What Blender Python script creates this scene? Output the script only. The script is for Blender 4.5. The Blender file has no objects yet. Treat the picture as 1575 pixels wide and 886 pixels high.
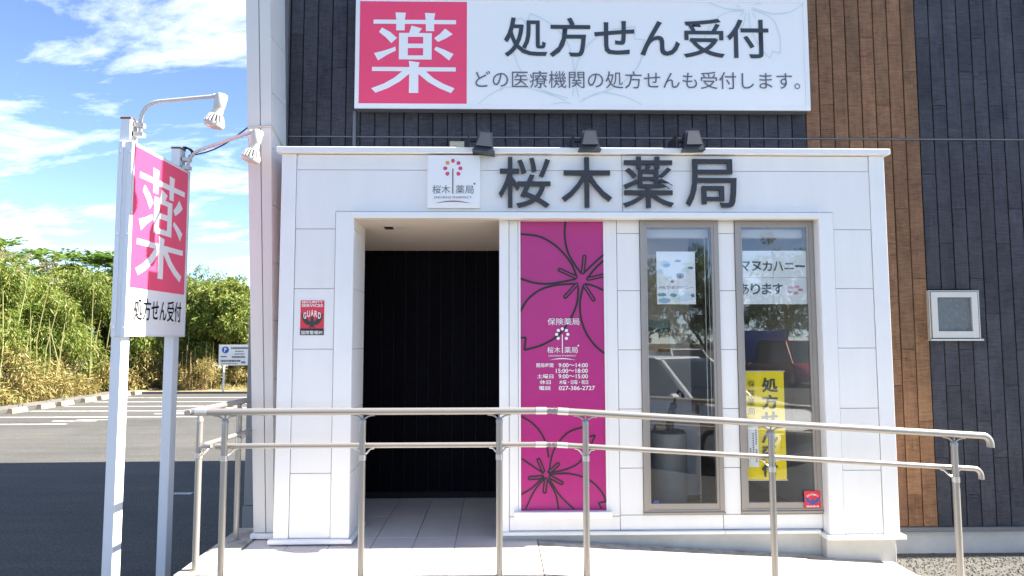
import bpy, bmesh, math, random
import numpy as np
from mathutils import Vector, Matrix
random.seed(7)
rng = np.random.default_rng(7)
S = bpy.context.scene
COL = S.collection
R_ = math.radians

# ------------------------------------------------------------------ camera
CAM = (0.0, 0.0, 1.5)
YAW, PITCH, ROLL, FPX, PW, PH = R_(1.1945), R_(4.3442), R_(-0.0989), 1050.0, 1575.0, 886.0
_F = Vector((math.sin(YAW)*math.cos(PITCH), math.cos(YAW)*math.cos(PITCH), math.sin(PITCH)))
_R = Vector((math.cos(YAW), -math.sin(YAW), 0))
_U = _R.cross(_F)
_R, _U = _R*math.cos(ROLL)+_U*math.sin(ROLL), -_R*math.sin(ROLL)+_U*math.cos(ROLL)
cd = bpy.data.cameras.new('camera'); cam = bpy.data.objects.new('camera', cd); COL.objects.link(cam)
cd.sensor_width = 36; cd.lens = 36*FPX/PW; cd.clip_end = 2000; cd.clip_start = .05
cam.matrix_world = Matrix(((_R.x, _U.x, -_F.x, CAM[0]), (_R.y, _U.y, -_F.y, CAM[1]), (_R.z, _U.z, -_F.z, CAM[2]), (0, 0, 0, 1)))
S.camera = cam

# ------------------------------------------------------------------ sky, sun, exposure
SUN_EL = R_(46)
SKEW = 0.024                                   # the sun stands almost in the plane of the facade, a hair behind it
sd = Vector((math.cos(SUN_EL), SKEW*math.sin(SUN_EL), math.sin(SUN_EL))).normalized()
W = bpy.data.worlds.new('World'); S.world = W; W.use_nodes = True
wn = W.node_tree; wn.nodes.clear()
def wnode(t, **k):
    n = wn.nodes.new(t)
    for a, b in k.items(): setattr(n, a, b)
    return n
wo = wnode('ShaderNodeOutputWorld'); wb = wnode('ShaderNodeBackground'); wb.inputs[1].default_value = 0.085
sky = wnode('ShaderNodeTexSky', sky_type='NISHITA', sun_disc=False)
sky.sun_elevation = SUN_EL; sky.sun_rotation = math.atan2(sd.x, sd.y)
sky.air_density = .6; sky.dust_density = 0; sky.ozone_density = 1.3; sky.altitude = 2000
tc = wnode('ShaderNodeTexCoord')
sx = wnode('ShaderNodeSeparateXYZ'); wn.links.new(tc.outputs['Generated'], sx.inputs[0])
def wmath(op, a, b=None, clamp=False):
    n = wnode('ShaderNodeMath', operation=op, use_clamp=clamp)
    for i, v in enumerate((a, b)):
        if v is None: continue
        if isinstance(v, (int, float)): n.inputs[i].default_value = v
        else: wn.links.new(v, n.inputs[i])
    return n.outputs[0]
zz = wmath('ADD', wmath('MAXIMUM', sx.outputs[2], 0.0), 0.30)
cu = wmath('DIVIDE', sx.outputs[0], zz); cv = wmath('DIVIDE', sx.outputs[1], zz)
cx = wnode('ShaderNodeCombineXYZ'); wn.links.new(cu, cx.inputs[0]); wn.links.new(cv, cx.inputs[1])
mp = wnode('ShaderNodeMapping'); mp.inputs['Location'].default_value = (12.51, 1.31, 0); mp.inputs['Rotation'].default_value = (0, 0, -.3); mp.inputs['Scale'].default_value = (1.5, 3.2, 1)
wn.links.new(cx.outputs[0], mp.inputs[0])
n1 = wnode('ShaderNodeTexNoise'); n1.inputs['Scale'].default_value = 1.5; n1.inputs['Detail'].default_value = 9; n1.inputs['Roughness'].default_value = .64; n1.inputs['Distortion'].default_value = .35
wn.links.new(mp.outputs[0], n1.inputs['Vector'])
rp = wnode('ShaderNodeValToRGB'); rp.color_ramp.elements[0].position = .49; rp.color_ramp.elements[1].position = .85
wn.links.new(n1.outputs[0], rp.inputs[0])
mx = wnode('ShaderNodeMix', data_type='RGBA'); mx.inputs['B'].default_value = (6.6, 6.8, 7.2, 1)
wn.links.new(rp.outputs[0], mx.inputs['Factor']); wn.links.new(sky.outputs[0], mx.inputs['A'])
wn.links.new(mx.outputs['Result'], wb.inputs[0]); wn.links.new(wb.outputs[0], wo.inputs[0])
sl = bpy.data.lights.new('sun', 'SUN'); sl.energy = 4.6; sl.angle = R_(.5); sl.color = (1, .93, .82)
so = bpy.data.objects.new('sun', sl); COL.objects.link(so)
so.rotation_euler = sd.to_track_quat('Z', 'Y').to_euler(); so.location = (12, 0, 12)
S.view_settings.view_transform = 'Standard'; S.view_settings.look = 'None'
S.view_settings.exposure = 2.33; S.view_settings.gamma = 1
S.render.engine = 'CYCLES'
S.cycles.use_denoising = True; S.cycles.max_bounces = 8; S.cycles.transparent_max_bounces = 12
S.cycles.caustics_reflective = False; S.cycles.caustics_refractive = False

# ------------------------------------------------------------------ helpers
def at(u, v, Y):                                # photograph pixel -> point on the plane y = Y
    d = _F + _R*((u-PW/2)/FPX) - _U*((v-PH/2)/FPX)
    return Vector(CAM) + d*(Y/d.y)
def at_x(u, v, X):
    d = _F + _R*((u-PW/2)/FPX) - _U*((v-PH/2)/FPX)
    return Vector(CAM) + d*(X/d.x)
def rect(u0, v0, u1, v1, Y):                    # pixel rectangle -> (x0, x1, z0, z1) on y = Y
    um, vm = (u0+u1)/2, (v0+v1)/2
    return at(u0, vm, Y).x, at(u1, vm, Y).x, at(um, v1, Y).z, at(um, v0, Y).z

MATS = {}
def mat(name, col, rough=.5, metal=0.0, var=0.0, vscale=6.0, bump=0.0, bscale=60.0, rnd=0.0, spec=.5, col2=None, stretch=(1, 1, 1)):
    if name in MATS: return MATS[name]
    m = bpy.data.materials.new(name); m.use_nodes = True; MATS[name] = m
    nt = m.node_tree; b = nt.nodes['Principled BSDF']
    b.inputs['Roughness'].default_value = rough; b.inputs['Metallic'].default_value = metal
    b.inputs['Specular IOR Level'].default_value = spec
    b.inputs['Base Color'].default_value = (*col, 1)
    tcn = nt.nodes.new('ShaderNodeTexCoord'); mpn = nt.nodes.new('ShaderNodeMapping'); mpn.inputs['Scale'].default_value = stretch
    oi = nt.nodes.new('ShaderNodeObjectInfo')
    vm = nt.nodes.new('ShaderNodeVectorMath'); vm.operation = 'SCALE'; vm.inputs[0].default_value = (37, 51, 23); nt.links.new(oi.outputs['Random'], vm.inputs['Scale'])
    va = nt.nodes.new('ShaderNodeVectorMath'); nt.links.new(tcn.outputs['Object'], va.inputs[0]); nt.links.new(vm.outputs[0], va.inputs[1])
    nt.links.new(va.outputs[0], mpn.inputs[0])
    if var or col2:
        nz = nt.nodes.new('ShaderNodeTexNoise'); nz.inputs['Scale'].default_value = vscale; nz.inputs['Detail'].default_value = 6; nz.inputs['Roughness'].default_value = .62
        nt.links.new(mpn.outputs[0], nz.inputs['Vector'])
        mr = nt.nodes.new('ShaderNodeMapRange'); mr.inputs[1].default_value = .3; mr.inputs[2].default_value = .7
        nt.links.new(nz.outputs[0], mr.inputs[0])
        mm = nt.nodes.new('ShaderNodeMix'); mm.data_type = 'RGBA'
        c2 = col2 if col2 else tuple(c*(1-var) for c in col)
        mm.inputs['A'].default_value = (*c2, 1); mm.inputs['B'].default_value = (*col, 1)
        nt.links.new(mr.outputs[0], mm.inputs['Factor'])
        out = mm.outputs['Result']
        if rnd:
            hs = nt.nodes.new('ShaderNodeHueSaturation'); mr2 = nt.nodes.new('ShaderNodeMapRange')
            mr2.inputs[3].default_value = 1-rnd; mr2.inputs[4].default_value = 1+rnd
            nt.links.new(oi.outputs['Random'], mr2.inputs[0]); nt.links.new(mr2.outputs[0], hs.inputs['Value']); nt.links.new(out, hs.inputs['Color']); out = hs.outputs[0]
        nt.links.new(out, b.inputs['Base Color'])
    if bump:
        n2 = nt.nodes.new('ShaderNodeTexNoise'); n2.inputs['Scale'].default_value = bscale; n2.inputs['Detail'].default_value = 4
        nt.links.new(mpn.outputs[0], n2.inputs['Vector'])
        bp = nt.nodes.new('ShaderNodeBump'); bp.inputs['Strength'].default_value = bump; bp.inputs['Distance'].default_value = .01
        nt.links.new(n2.outputs[0], bp.inputs['Height']); nt.links.new(bp.outputs[0], b.inputs['Normal'])
    return m
def leafmat(name, cols, trans=.3):  # colour differs leaf by leaf
    m = bpy.data.materials.new(name); m.use_nodes = True; MATS[name] = m
    nt = m.node_tree; b = nt.nodes['Principled BSDF']; b.inputs['Roughness'].default_value = .55
    g = nt.nodes.new('ShaderNodeNewGeometry'); r = nt.nodes.new('ShaderNodeValToRGB'); r.color_ramp.interpolation = 'LINEAR'
    els = r.color_ramp.elements
    while len(els) < len(cols): els.new(.5)
    for i, c in enumerate(cols): els[i].position = i/(len(cols)-1); els[i].color = (*c, 1)
    nt.links.new(g.outputs['Random Per Island'], r.inputs[0]); nt.links.new(r.outputs[0], b.inputs['Base Color'])
    t = nt.nodes.new('ShaderNodeBsdfTranslucent'); nt.links.new(r.outputs[0], t.inputs[0])
    ms = nt.nodes.new('ShaderNodeMixShader'); ms.inputs[0].default_value = trans
    nt.links.new(b.outputs[0], ms.inputs[1]); nt.links.new(t.outputs[0], ms.inputs[2])
    nt.links.new(ms.outputs[0], nt.nodes['Material Output'].inputs[0])
    return m
def glassmat(name, ior=2.1, tint=(.985, .99, .985), rough=0.0):
    m = bpy.data.materials.new(name); m.use_nodes = True; MATS[name] = m
    nt = m.node_tree; nt.nodes.remove(nt.nodes['Principled BSDF'])
    t = nt.nodes.new('ShaderNodeBsdfTransparent'); t.inputs[0].default_value = (*tint, 1)
    g = nt.nodes.new('ShaderNodeBsdfGlossy'); g.inputs['Roughness'].default_value = rough
    ge = nt.nodes.new('ShaderNodeNewGeometry'); dt = nt.nodes.new('ShaderNodeVectorMath'); dt.operation = 'DOT_PRODUCT'
    nt.links.new(ge.outputs['Normal'], dt.inputs[0]); nt.links.new(ge.outputs['Incoming'], dt.inputs[1])
    def mth(op, *v):
        n = nt.nodes.new('ShaderNodeMath'); n.operation = op
        for i, q in enumerate(v):
            if isinstance(q, (int, float)): n.inputs[i].default_value = q
            else: nt.links.new(q, n.inputs[i])
        return n.outputs[0]
    f0 = ((ior-1)/(ior+1))**2                    # Schlick's reflectance, the same on both faces of the pane
    f = mth('MULTIPLY_ADD', mth('POWER', mth('SUBTRACT', 1.0, mth('ABSOLUTE', dt.outputs['Value'])), 5.0), 1-f0, f0)
    ms = nt.nodes.new('ShaderNodeMixShader')
    nt.links.new(f, ms.inputs[0]); nt.links.new(t.outputs[0], ms.inputs[1]); nt.links.new(g.outputs[0], ms.inputs[2])
    nt.links.new(ms.outputs[0], nt.nodes['Material Output'].inputs[0])
    return m
def woodmat(name, dark, light):
    m = bpy.data.materials.new(name); m.use_nodes = True; MATS[name] = m
    nt = m.node_tree; b = nt.nodes['Principled BSDF']; b.inputs['Roughness'].default_value = .62; b.inputs['Specular IOR Level'].default_value = .35
    L = nt.links.new
    tcn = nt.nodes.new('ShaderNodeTexCoord'); oi = nt.nodes.new('ShaderNodeObjectInfo')
    vm = nt.nodes.new('ShaderNodeVectorMath'); vm.operation = 'SCALE'; vm.inputs[0].default_value = (37, 51, 83); L(oi.outputs['Random'], vm.inputs['Scale'])
    va = nt.nodes.new('ShaderNodeVectorMath'); L(tcn.outputs['Object'], va.inputs[0]); L(vm.outputs[0], va.inputs[1])
    def noise(scale, sc, det, rgh=.6, dist=0.0):
        mpn = nt.nodes.new('ShaderNodeMapping'); mpn.inputs['Scale'].default_value = sc; L(va.outputs[0], mpn.inputs[0])
        n = nt.nodes.new('ShaderNodeTexNoise'); n.inputs['Scale'].default_value = scale; n.inputs['Detail'].default_value = det; n.inputs['Roughness'].default_value = rgh; n.inputs['Distortion'].default_value = dist
        L(mpn.outputs[0], n.inputs['Vector']); return n.outputs[0]
    grain = noise(1.0, (70, 70, 5), 5, .65, .6)          # fibres along the plank
    saw = noise(1.0, (5, 5, 46), 5, .7, 2.2)             # rough cross-cut marks
    blot = noise(5.0, (1, 1, .5), 4)
    def mth(op, a, c):
        n = nt.nodes.new('ShaderNodeMath'); n.operation = op
        for i, v in enumerate((a, c)):
            if isinstance(v, (int, float)): n.inputs[i].default_value = v
            else: L(v, n.inputs[i])
        return n.outputs[0]
    h = mth('ADD', mth('MULTIPLY', grain, .3), mth('ADD', mth('MULTIPLY', saw, .68), mth('MULTIPLY', blot, .4)))
    mr = nt.nodes.new('ShaderNodeMapRange'); mr.inputs[1].default_value = .52; mr.inputs[2].default_value = .86; L(h, mr.inputs[0])
    mm = nt.nodes.new('ShaderNodeMix'); mm.data_type = 'RGBA'; mm.inputs['A'].default_value = (*dark, 1); mm.inputs['B'].default_value = (*light, 1); L(mr.outputs[0], mm.inputs['Factor'])
    hs = nt.nodes.new('ShaderNodeHueSaturation'); mr2 = nt.nodes.new('ShaderNodeMapRange'); mr2.inputs[3].default_value = .84; mr2.inputs[4].default_value = 1.16
    wn_ = nt.nodes.new('ShaderNodeTexWhiteNoise'); wn_.noise_dimensions = '1D'; L(mth('MULTIPLY', oi.outputs['Random'], 97.3), wn_.inputs['W'])
    L(wn_.outputs[0], mr2.inputs[0]); L(mr2.outputs[0], hs.inputs['Value'])
    mr3 = nt.nodes.new('ShaderNodeMapRange'); mr3.inputs[3].default_value = .496; mr3.inputs[4].default_value = .504; L(oi.outputs['Random'], mr3.inputs[0]); L(mr3.outputs[0], hs.inputs['Hue'])
    L(mm.outputs['Result'], hs.inputs['Color']); L(hs.outputs[0], b.inputs['Base Color'])
    bp = nt.nodes.new('ShaderNodeBump'); bp.inputs['Strength'].default_value = .9; bp.inputs['Distance'].default_value = .008
    L(h, bp.inputs['Height']); L(bp.outputs[0], b.inputs['Normal'])
    return m

WHITE = mat('white_siding', (.87, .85, .81), .42, var=.055, vscale=1.0, bump=.03, bscale=220, stretch=(7, 7, .9))
WTRIM = mat('white_trim', (.88, .865, .83), .35, var=.05, vscale=2)
GTRIM = mat('grey_trim', (.16, .165, .17), .5, var=.1, vscale=4)
JOINT = mat('joint_sealant', (.50, .50, .48), .7)
FIN = mat('wing_cladding', (.70, .675, .63), .45, var=.04, vscale=1.2, bump=.04, bscale=150)
TAUPE = mat('taupe_aluminium', (.36, .325, .29), .38, metal=.35, var=.06, vscale=3)
CREAM = mat('cream_aluminium', (.62, .59, .53), .4, metal=.2, var=.04)
RAILM = mat('champagne_aluminium', (.38, .352, .318), .34, metal=.55, var=.06, vscale=5)
RAILC = mat('clear_aluminium', (.62, .60, .56), .3, metal=.7)
CONC = mat('concrete', (.60, .58, .53), .85, var=.22, vscale=3.5, bump=.12, bscale=90)
CONCL = mat('ramp_concrete', (.57, .53, .46), .85, col2=(.24, .215, .17), vscale=11, bump=.3, bscale=90)
TILE = mat('beige_tile', (.68, .61, .56), .55, var=.10, vscale=4, bump=.06, bscale=160, rnd=.05)
GROUT = mat('grout', (.40, .36, .33), .9)
DWOOD = woodmat('dark_plank', (.012, .013, .021), (.075, .074, .084))
BWOOD = woodmat('brown_plank', (.10, .045, .018), (.33, .172, .085))
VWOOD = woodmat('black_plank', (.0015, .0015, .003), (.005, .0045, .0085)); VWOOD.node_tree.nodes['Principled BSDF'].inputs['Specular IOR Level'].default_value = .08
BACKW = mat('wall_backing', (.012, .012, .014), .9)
BLACKM = mat('black_gap', (.01, .01, .01), .8)
NAVY = mat('floodlight_enamel', (.035, .042, .055), .42, var=.1)
SIGNW = mat('sign_white', (.88, .87, .84), .35)
PINK = mat('sign_pink', (.92, .062, .16), .4)
MAGE = mat('film_magenta', (.46, .018, .19), .34, var=.10, vscale=2.2)
INKD = mat('ink_slate', (.035, .045, .055), .5)
INKG = mat('ink_grey', (.125, .125, .15), .5)
INKB = mat('ink_black', (.012, .012, .014), .5)
TEAL = mat('ink_pale_teal', (.66, .76, .76), .5)
LETM = mat('letter_bronze', (.030, .027, .030), .38, var=.15)
BROWNI = mat('ink_brown', (.16, .10, .07), .5)
GOLD = mat('ink_gold', (.30, .17, .07), .5)
ROSE = mat('ink_rose', (.62, .075, .19), .5)
ORANGE = mat('ink_orange', (.75, .30, .06), .5)
RED = mat('sticker_red', (.70, .03, .05), .4)
EAGLE = mat('ink_dark_green', (.03, .04, .035), .5)
BLUE = mat('ink_blue', (.02, .10, .42), .5)
YELL = mat('banner_yellow', (.92, .72, .01), .6)
PAPER = mat('paper', (.90, .91, .91), .6)
def asphaltmat():
    m = mat('asphalt', (.1, .1, .1), .92, bump=.9, bscale=140); nt = m.node_tree; b = nt.nodes['Principled BSDF']; L = nt.links.new
    tcn = nt.nodes.new('ShaderNodeTexCoord')
    def nz(scale, det, st=(1, 1, 1), rg=.6, dist=0.0):
        mp_ = nt.nodes.new('ShaderNodeMapping'); mp_.inputs['Scale'].default_value = st; mp_.inputs['Rotation'].default_value = (0, 0, .35); L(tcn.outputs['Object'], mp_.inputs[0])
        n = nt.nodes.new('ShaderNodeTexNoise'); n.inputs['Scale'].default_value = scale; n.inputs['Detail'].default_value = det; n.inputs['Roughness'].default_value = rg; n.inputs['Distortion'].default_value = dist; L(mp_.outputs[0], n.inputs['Vector']); return n.outputs[0]
    def ramp_(v, p0, c0, p1, c1):
        r = nt.nodes.new('ShaderNodeValToRGB'); r.color_ramp.elements[0].position = p0; r.color_ramp.elements[1].position = p1; r.color_ramp.elements[0].color = (*c0, 1); r.color_ramp.elements[1].color = (*c1, 1); L(v, r.inputs[0]); return r.outputs[0]
    def mul(a, c):
        n = nt.nodes.new('ShaderNodeMix'); n.data_type = 'RGBA'; n.blend_type = 'MULTIPLY'; n.inputs['Factor'].default_value = 1; L(a, n.inputs['A']); L(c, n.inputs['B']); return n.outputs['Result']
    c = ramp_(nz(48, 4, rg=.8), .36, (.036, .036, .036), .66, (.132, .128, .120))          # aggregate
    c = mul(c, ramp_(nz(.45, 5, dist=.8), .3, (.78, .78, .79), .7, (1.12, 1.11, 1.08)))     # patches
    c = mul(c, ramp_(nz(1.2, 4, (.22, 2.2, 1), dist=.5), .35, (.84, .84, .84), .65, (1.08, 1.08, 1.07)))   # tyre and sweeping streaks
    L(c, b.inputs['Base Color']); return m
ASPH = asphaltmat()
PAINT = mat('road_paint', (.62, .62, .60), .8, col2=(.26, .26, .25), vscale=7)
GLASS = glassmat('window_glass', 1.8)
FROST = mat('frosted_glass', (.16, .19, .20), .35, var=.35, vscale=40, bump=.8, bscale=160)
PLAST = mat('lamp_white', (.58, .565, .53), .4, var=.05)
POSTW = mat('post_white', (.78, .79, .80), .35, var=.05, vscale=3)
RUST = mat('rust', (.26, .12, .05), .8, var=.4, vscale=20)
CABLE = mat('cable_navy', (.03, .04, .07), .5)

def link(name, me, m=None, parent=None):
    o = bpy.data.objects.new(name, me); COL.objects.link(o)
    if m is not None and me is not None:
        if len(me.materials) == 0: me.materials.append(m)
    if parent is not None:
        o.parent = parent
        o.matrix_parent_inverse = Matrix.Translation(-Vector(world_loc(parent)))
    return o
def world_loc(o):
    if o.parent is None: return o.location.copy()
    return o.location.copy()
def tag(o, label=None, cat=None, group=None, kind=None):
    if label: o['label'] = label
    if cat: o['category'] = cat
    if group: o['group'] = group
    if kind: o['kind'] = kind
    return o
def empty(name, loc, label, cat, group=None):
    o = bpy.data.objects.new(name, None); COL.objects.link(o); o.location = loc; o.empty_display_size = .2
    return tag(o, label, cat, group)
def mesh(name, V, F, smooth=False):
    me = bpy.data.meshes.new(name); me.from_pydata([tuple(v) for v in V], [], [tuple(f) for f in F]); me.update()
    if smooth: me.polygons.foreach_set('use_smooth', [True]*len(me.polygons))
    return me
_bc = {}
def boxmesh(dx, dy, dz, bev=.002):
    k = (round(dx, 4), round(dy, 4), round(dz, 4), bev)
    if k in _bc: return _bc[k].copy() if _bc[k].users else _bc[k]
    bm = bmesh.new(); bmesh.ops.create_cube(bm, size=1)
    for v in bm.verts: v.co = Vector((v.co.x*dx, v.co.y*dy, v.co.z*dz))
    if bev and min(dx, dy, dz) > bev*2.2: bmesh.ops.bevel(bm, geom=bm.edges[:], offset=bev, segments=1, affect='EDGES')
    me = bpy.data.meshes.new('box'); bm.to_mesh(me); bm.free(); _bc[k] = me
    return me
def box(name, x0, x1, y0, y1, z0, z1, m, parent=None, bev=.002):
    me = boxmesh(abs(x1-x0), abs(y1-y0), abs(z1-z0), bev)
    if me.materials and me.materials[0] != m: me = me.copy(); me.materials.clear()
    o = link(name, me, m, parent); o.location = ((x0+x1)/2, (y0+y1)/2, (z0+z1)/2)
    return o
class MB:
    def __init__(s): s.V = []; s.F = []
    def box(s, x0, x1, y0, y1, z0, z1):
        b = len(s.V)
        s.V += [(x0, y0, z0), (x1, y0, z0), (x1, y1, z0), (x0, y1, z0), (x0, y0, z1), (x1, y0, z1), (x1, y1, z1), (x0, y1, z1)]
        s.F += [tuple(b+i for i in f) for f in ((0, 3, 2, 1), (4, 5, 6, 7), (0, 1, 5, 4), (1, 2, 6, 5), (2, 3, 7, 6), (3, 0, 4, 7))]
    def hexa(s, P):                            # eight corners, bottom ring then top ring
        b = len(s.V); s.V += [tuple(p) for p in P]
        s.F += [tuple(b+i for i in f) for f in ((0, 3, 2, 1), (4, 5, 6, 7), (0, 1, 5, 4), (1, 2, 6, 5), (2, 3, 7, 6), (3, 0, 4, 7))]
    def tube(s, pts, r, n=12, cap=True):
        pts = [Vector(p) for p in pts]; rs = r if isinstance(r, (list, tuple)) else [r]*len(pts)
        base = len(s.V); prev = None
        for i, p in enumerate(pts):
            t = (pts[min(i+1, len(pts)-1)]-pts[max(i-1, 0)]).normalized()
            if prev is None:
                a = Vector((0, 0, 1)) if abs(t.z) < .9 else Vector((1, 0, 0)); u = t.cross(a).normalized()
            else: u = (prev - t*prev.dot(t)).normalized()
            prev = u; w = t.cross(u)
            for k in range(n):
                an = 2*math.pi*k/n; s.V.append(tuple(p+(u*math.cos(an)+w*math.sin(an))*rs[i]))
        for i in range(len(pts)-1):
            for k in range(n):
                a = base+i*n+k; b = base+i*n+(k+1) % n; s.F.append((a, b, b+n, a+n))
        if cap:
            s.F.append(tuple(base+k for k in reversed(range(n)))); s.F.append(tuple(base+(len(pts)-1)*n+k for k in range(n)))
    def build(s, name, m, parent=None, smooth=False):
        o = link(name, mesh(name, s.V, s.F, smooth), m, parent)
        if smooth:
            try: o.data.set_sharp_from_angle(angle=R_(40))
            except Exception: pass
        return o
def tube(name, pts, r, m, parent=None, n=12):
    b = MB(); b.tube(pts, r, n); return b.build(name, m, parent, True)
def arc(c, a, b, ang0, ang1, r, n=8):          # arc in the plane spanned by unit vectors a, b
    c, a, b = Vector(c), Vector(a), Vector(b)
    return [c+(a*math.cos(ang0+(ang1-ang0)*i/n)+b*math.sin(ang0+(ang1-ang0)*i/n))*r for i in range(n+1)]

# flat print: a frame is (origin, right, up, normal); the print lies `off` in front of the origin plane
def FR(Y): return (Vector((0, Y, 0)), Vector((1, 0, 0)), Vector((0, 0, 1)), Vector((0, -1, 0)))
def put(fr, a, b, off): return fr[0]+fr[1]*a+fr[2]*b+fr[3]*off
def flat(name, polys, fr, off, m, parent, thick=.0015):
    V, F = [], []
    off0 = off
    for ip, p in enumerate(polys):
        n = len(p); b = len(V); off = off0+(ip % 7)*.00012
        ar = sum(p[i][0]*p[(i+1) % n][1]-p[(i+1) % n][0]*p[i][1] for i in range(n))
        if ar < 0: p = p[::-1]
        V += [put(fr, a, c, off) for a, c in p]+[put(fr, a, c, off-thick) for a, c in p]
        F.append(tuple(range(b, b+n))); F.append(tuple(range(b+2*n-1, b+n-1, -1)))
        F += [(b+i, b+n+i, b+n+(i+1) % n, b+(i+1) % n) for i in range(n)]
    return link(name, mesh(name, V, F), m, parent)
def ribbon(pts, w, closed=False):
    out = []; n = len(pts)
    L, Rr = [], []
    for i, p in enumerate(pts):
        a = pts[max(i-1, 0)]; b = pts[min(i+1, n-1)]
        dx, dy = b[0]-a[0], b[1]-a[1]; l = math.hypot(dx, dy) or 1
        L.append((p[0]-dy/l*w/2, p[1]+dx/l*w/2)); Rr.append((p[0]+dy/l*w/2, p[1]-dx/l*w/2))
    return [[Rr[i], Rr[i+1], L[i+1], L[i]] for i in range(n-1)]
def spline(pts, k=8):                          # Catmull-Rom through the points
    P = [pts[0]]+list(pts)+[pts[-1]]; out = []
    for i in range(1, len(P)-2):
        for j in range(k):
            t = j/k; q = []
            for d in (0, 1):
                p0, p1, p2, p3 = P[i-1][d], P[i][d], P[i+1][d], P[i+2][d]
                q.append(.5*(2*p1+(p2-p0)*t+(2*p0-5*p1+4*p2-p3)*t*t+(3*p1-p0-3*p2+p3)*t**3))
            out.append(tuple(q))
    out.append(tuple(pts[-1])); return out
def textmesh(s, bold=0.0, depth=0.0, bevel=0.0):
    c = bpy.data.curves.new('t', 'FONT'); c.body = s; c.size = 1; c.offset = bold; c.extrude = depth; c.resolution_u = 3; c.bevel_depth = bevel
    o = bpy.data.objects.new('t', c); COL.objects.link(o)
    dg = bpy.context.evaluated_depsgraph_get(); me = bpy.data.meshes.new_from_object(o.evaluated_get(dg))
    bpy.data.objects.remove(o); bpy.data.curves.remove(c)
    me.materials.clear()
    return me
def text(name, s, rc, fr, off, m, parent, bold=0.0, depth=0.0, keep=False, line=False):
    """text fitted to the rectangle rc = (a0, a1, b0, b1) of frame fr"""
    me = textmesh(s, bold, .5 if depth else 0.0)
    n = len(me.vertices); co = np.empty(n*3); me.vertices.foreach_get('co', co); co = co.reshape(-1, 3)
    lo, hi = co.min(0), co.max(0); sp = np.maximum(hi-lo, 1e-6)
    a = rc[0]+(co[:, 0]-lo[0])/sp[0]*(rc[1]-rc[0]); b = rc[2]+(co[:, 1]-lo[1])/sp[1]*(rc[3]-rc[2])
    d = off+((co[:, 2]-lo[2])/sp[2]*depth if depth else 0)*np.ones(n)
    o, r, u, nn = [np.array(v) for v in fr]
    co2 = o+a[:, None]*r+b[:, None]*u+d[:, None]*nn
    me.vertices.foreach_set('co', co2.ravel()); me.update()
    return link(name, me, m, parent)
def disc(cx, cy, r, n=16, ry=None): return [(cx+r*math.cos(2*math.pi*i/n), cy+(ry or r)*math.sin(2*math.pi*i/n)) for i in range(n)]
def drop(cx, cy, r, ang):                      # petal: a disc with a small point towards ang
    p = [(r*math.cos(t), r*math.sin(t)) for t in [R_(40)+i*R_(280)/14 for i in range(15)]]+[(r*1.25, 0)]
    c, s = math.cos(ang), math.sin(ang)
    return [(cx+x*c-y*s, cy+x*s+y*c) for x, y in p]

# ------------------------------------------------------------------ ground
GZ = -.42                                        # parking lot; FZ is the level of the gravel and the added bounce slab
FZ = -.25
K = 1.097
YB, YW, YS = 5.18, 5.27, 5.75                   # front of the porch box, window wall, plank siding
lot = tag(link('parking_lot', mesh('parking_lot', [(-300, -300, GZ), (300, -300, GZ), (300, 400, GZ), (-300, 400, GZ)], [(0, 1, 2, 3)]), ASPH), kind='structure')
def line(x0, x1, y0, y1, z=GZ+.004):
    x0, x1, y0, y1 = x0*K, x1*K, y0*K, y1*K
    return link('parking_line', mesh('parking_line', [(x0, y0, z), (x1, y0, z), (x1, y1, z), (x0, y1, z)], [(0, 1, 2, 3)]), PAINT, lot)
for y, xa, xb in ((14.68, -13.2, -9.05), (16.02, -11.6, -6.9), (17.38, -11.6, -7.0), (18.55, -11.5, -6.9), (19.9, -11.5, -6.9), (21.3, -11.5, -6.6)):
    line(xa, xb, y-.075, y+.075)
for x0, x1, y0, y1 in ((-9.7, -8.75, 15.2, 15.3), (-9.3, -8.3, 15.42, 15.5), (-8.2, -7.0, 16.6, 16.75), (-7.9, -6.9, 16.95, 17.05), (-7.6, -6.4, 18.0, 18.15), (-7.0, -6.0, 19.2, 19.4), (-3.72, -3.5, 8.0, 8.1)):
    line(x0, x1, y0, y1)
# verge beyond the lot, with a raised edge
GRAV = mat('gravel', (.125, .118, .105), .95, col2=(.05, .05, .047), vscale=26, bump=1.0, bscale=60)
VERG = mat('dry_verge', (.34, .27, .15), .95, col2=(.16, .15, .10), vscale=5, bump=.8, bscale=25)
verge = tag(link('verge', mesh('verge', [(-13.8, 13.2, GZ+.07), (-13.95, 25.1, GZ+.07), (-9.8, 25.2, GZ+.06), (-1, 25.2, GZ+.06), (-1, 70, GZ+.1), (-70, 70, GZ+.1), (-70, 13.2, GZ+.1)], [tuple(range(7))]), VERG), kind='structure')
kb = MB(); kb.box(-13.92, -13.76, 13.2, 25.1, GZ-.05, GZ+.085); kb.box(-13.92, -1, 25.06, 25.19, GZ-.05, GZ+.075)
link('kerb', mesh('kerb', kb.V, kb.F), mat('old_kerb', (.17, .16, .145), .9, var=.35, vscale=3), verge)
gx0 = 2.98
gb = MB(); gb.hexa([(gx0-.2, 4.345, GZ-.05), (14, 4.345, GZ-.05), (14, 5.9, GZ-.05), (gx0-.2, 5.9, GZ-.05), (gx0-.2, 4.345, FZ-.01), (14, 4.345, FZ-.01), (14, 5.9, FZ-.03), (gx0-.2, 5.9, FZ-.03)])
gravel = tag(link('gravel_strip', mesh('gravel_strip', gb.V, gb.F), GRAV), kind='structure')
pv, pf = [], []
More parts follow.
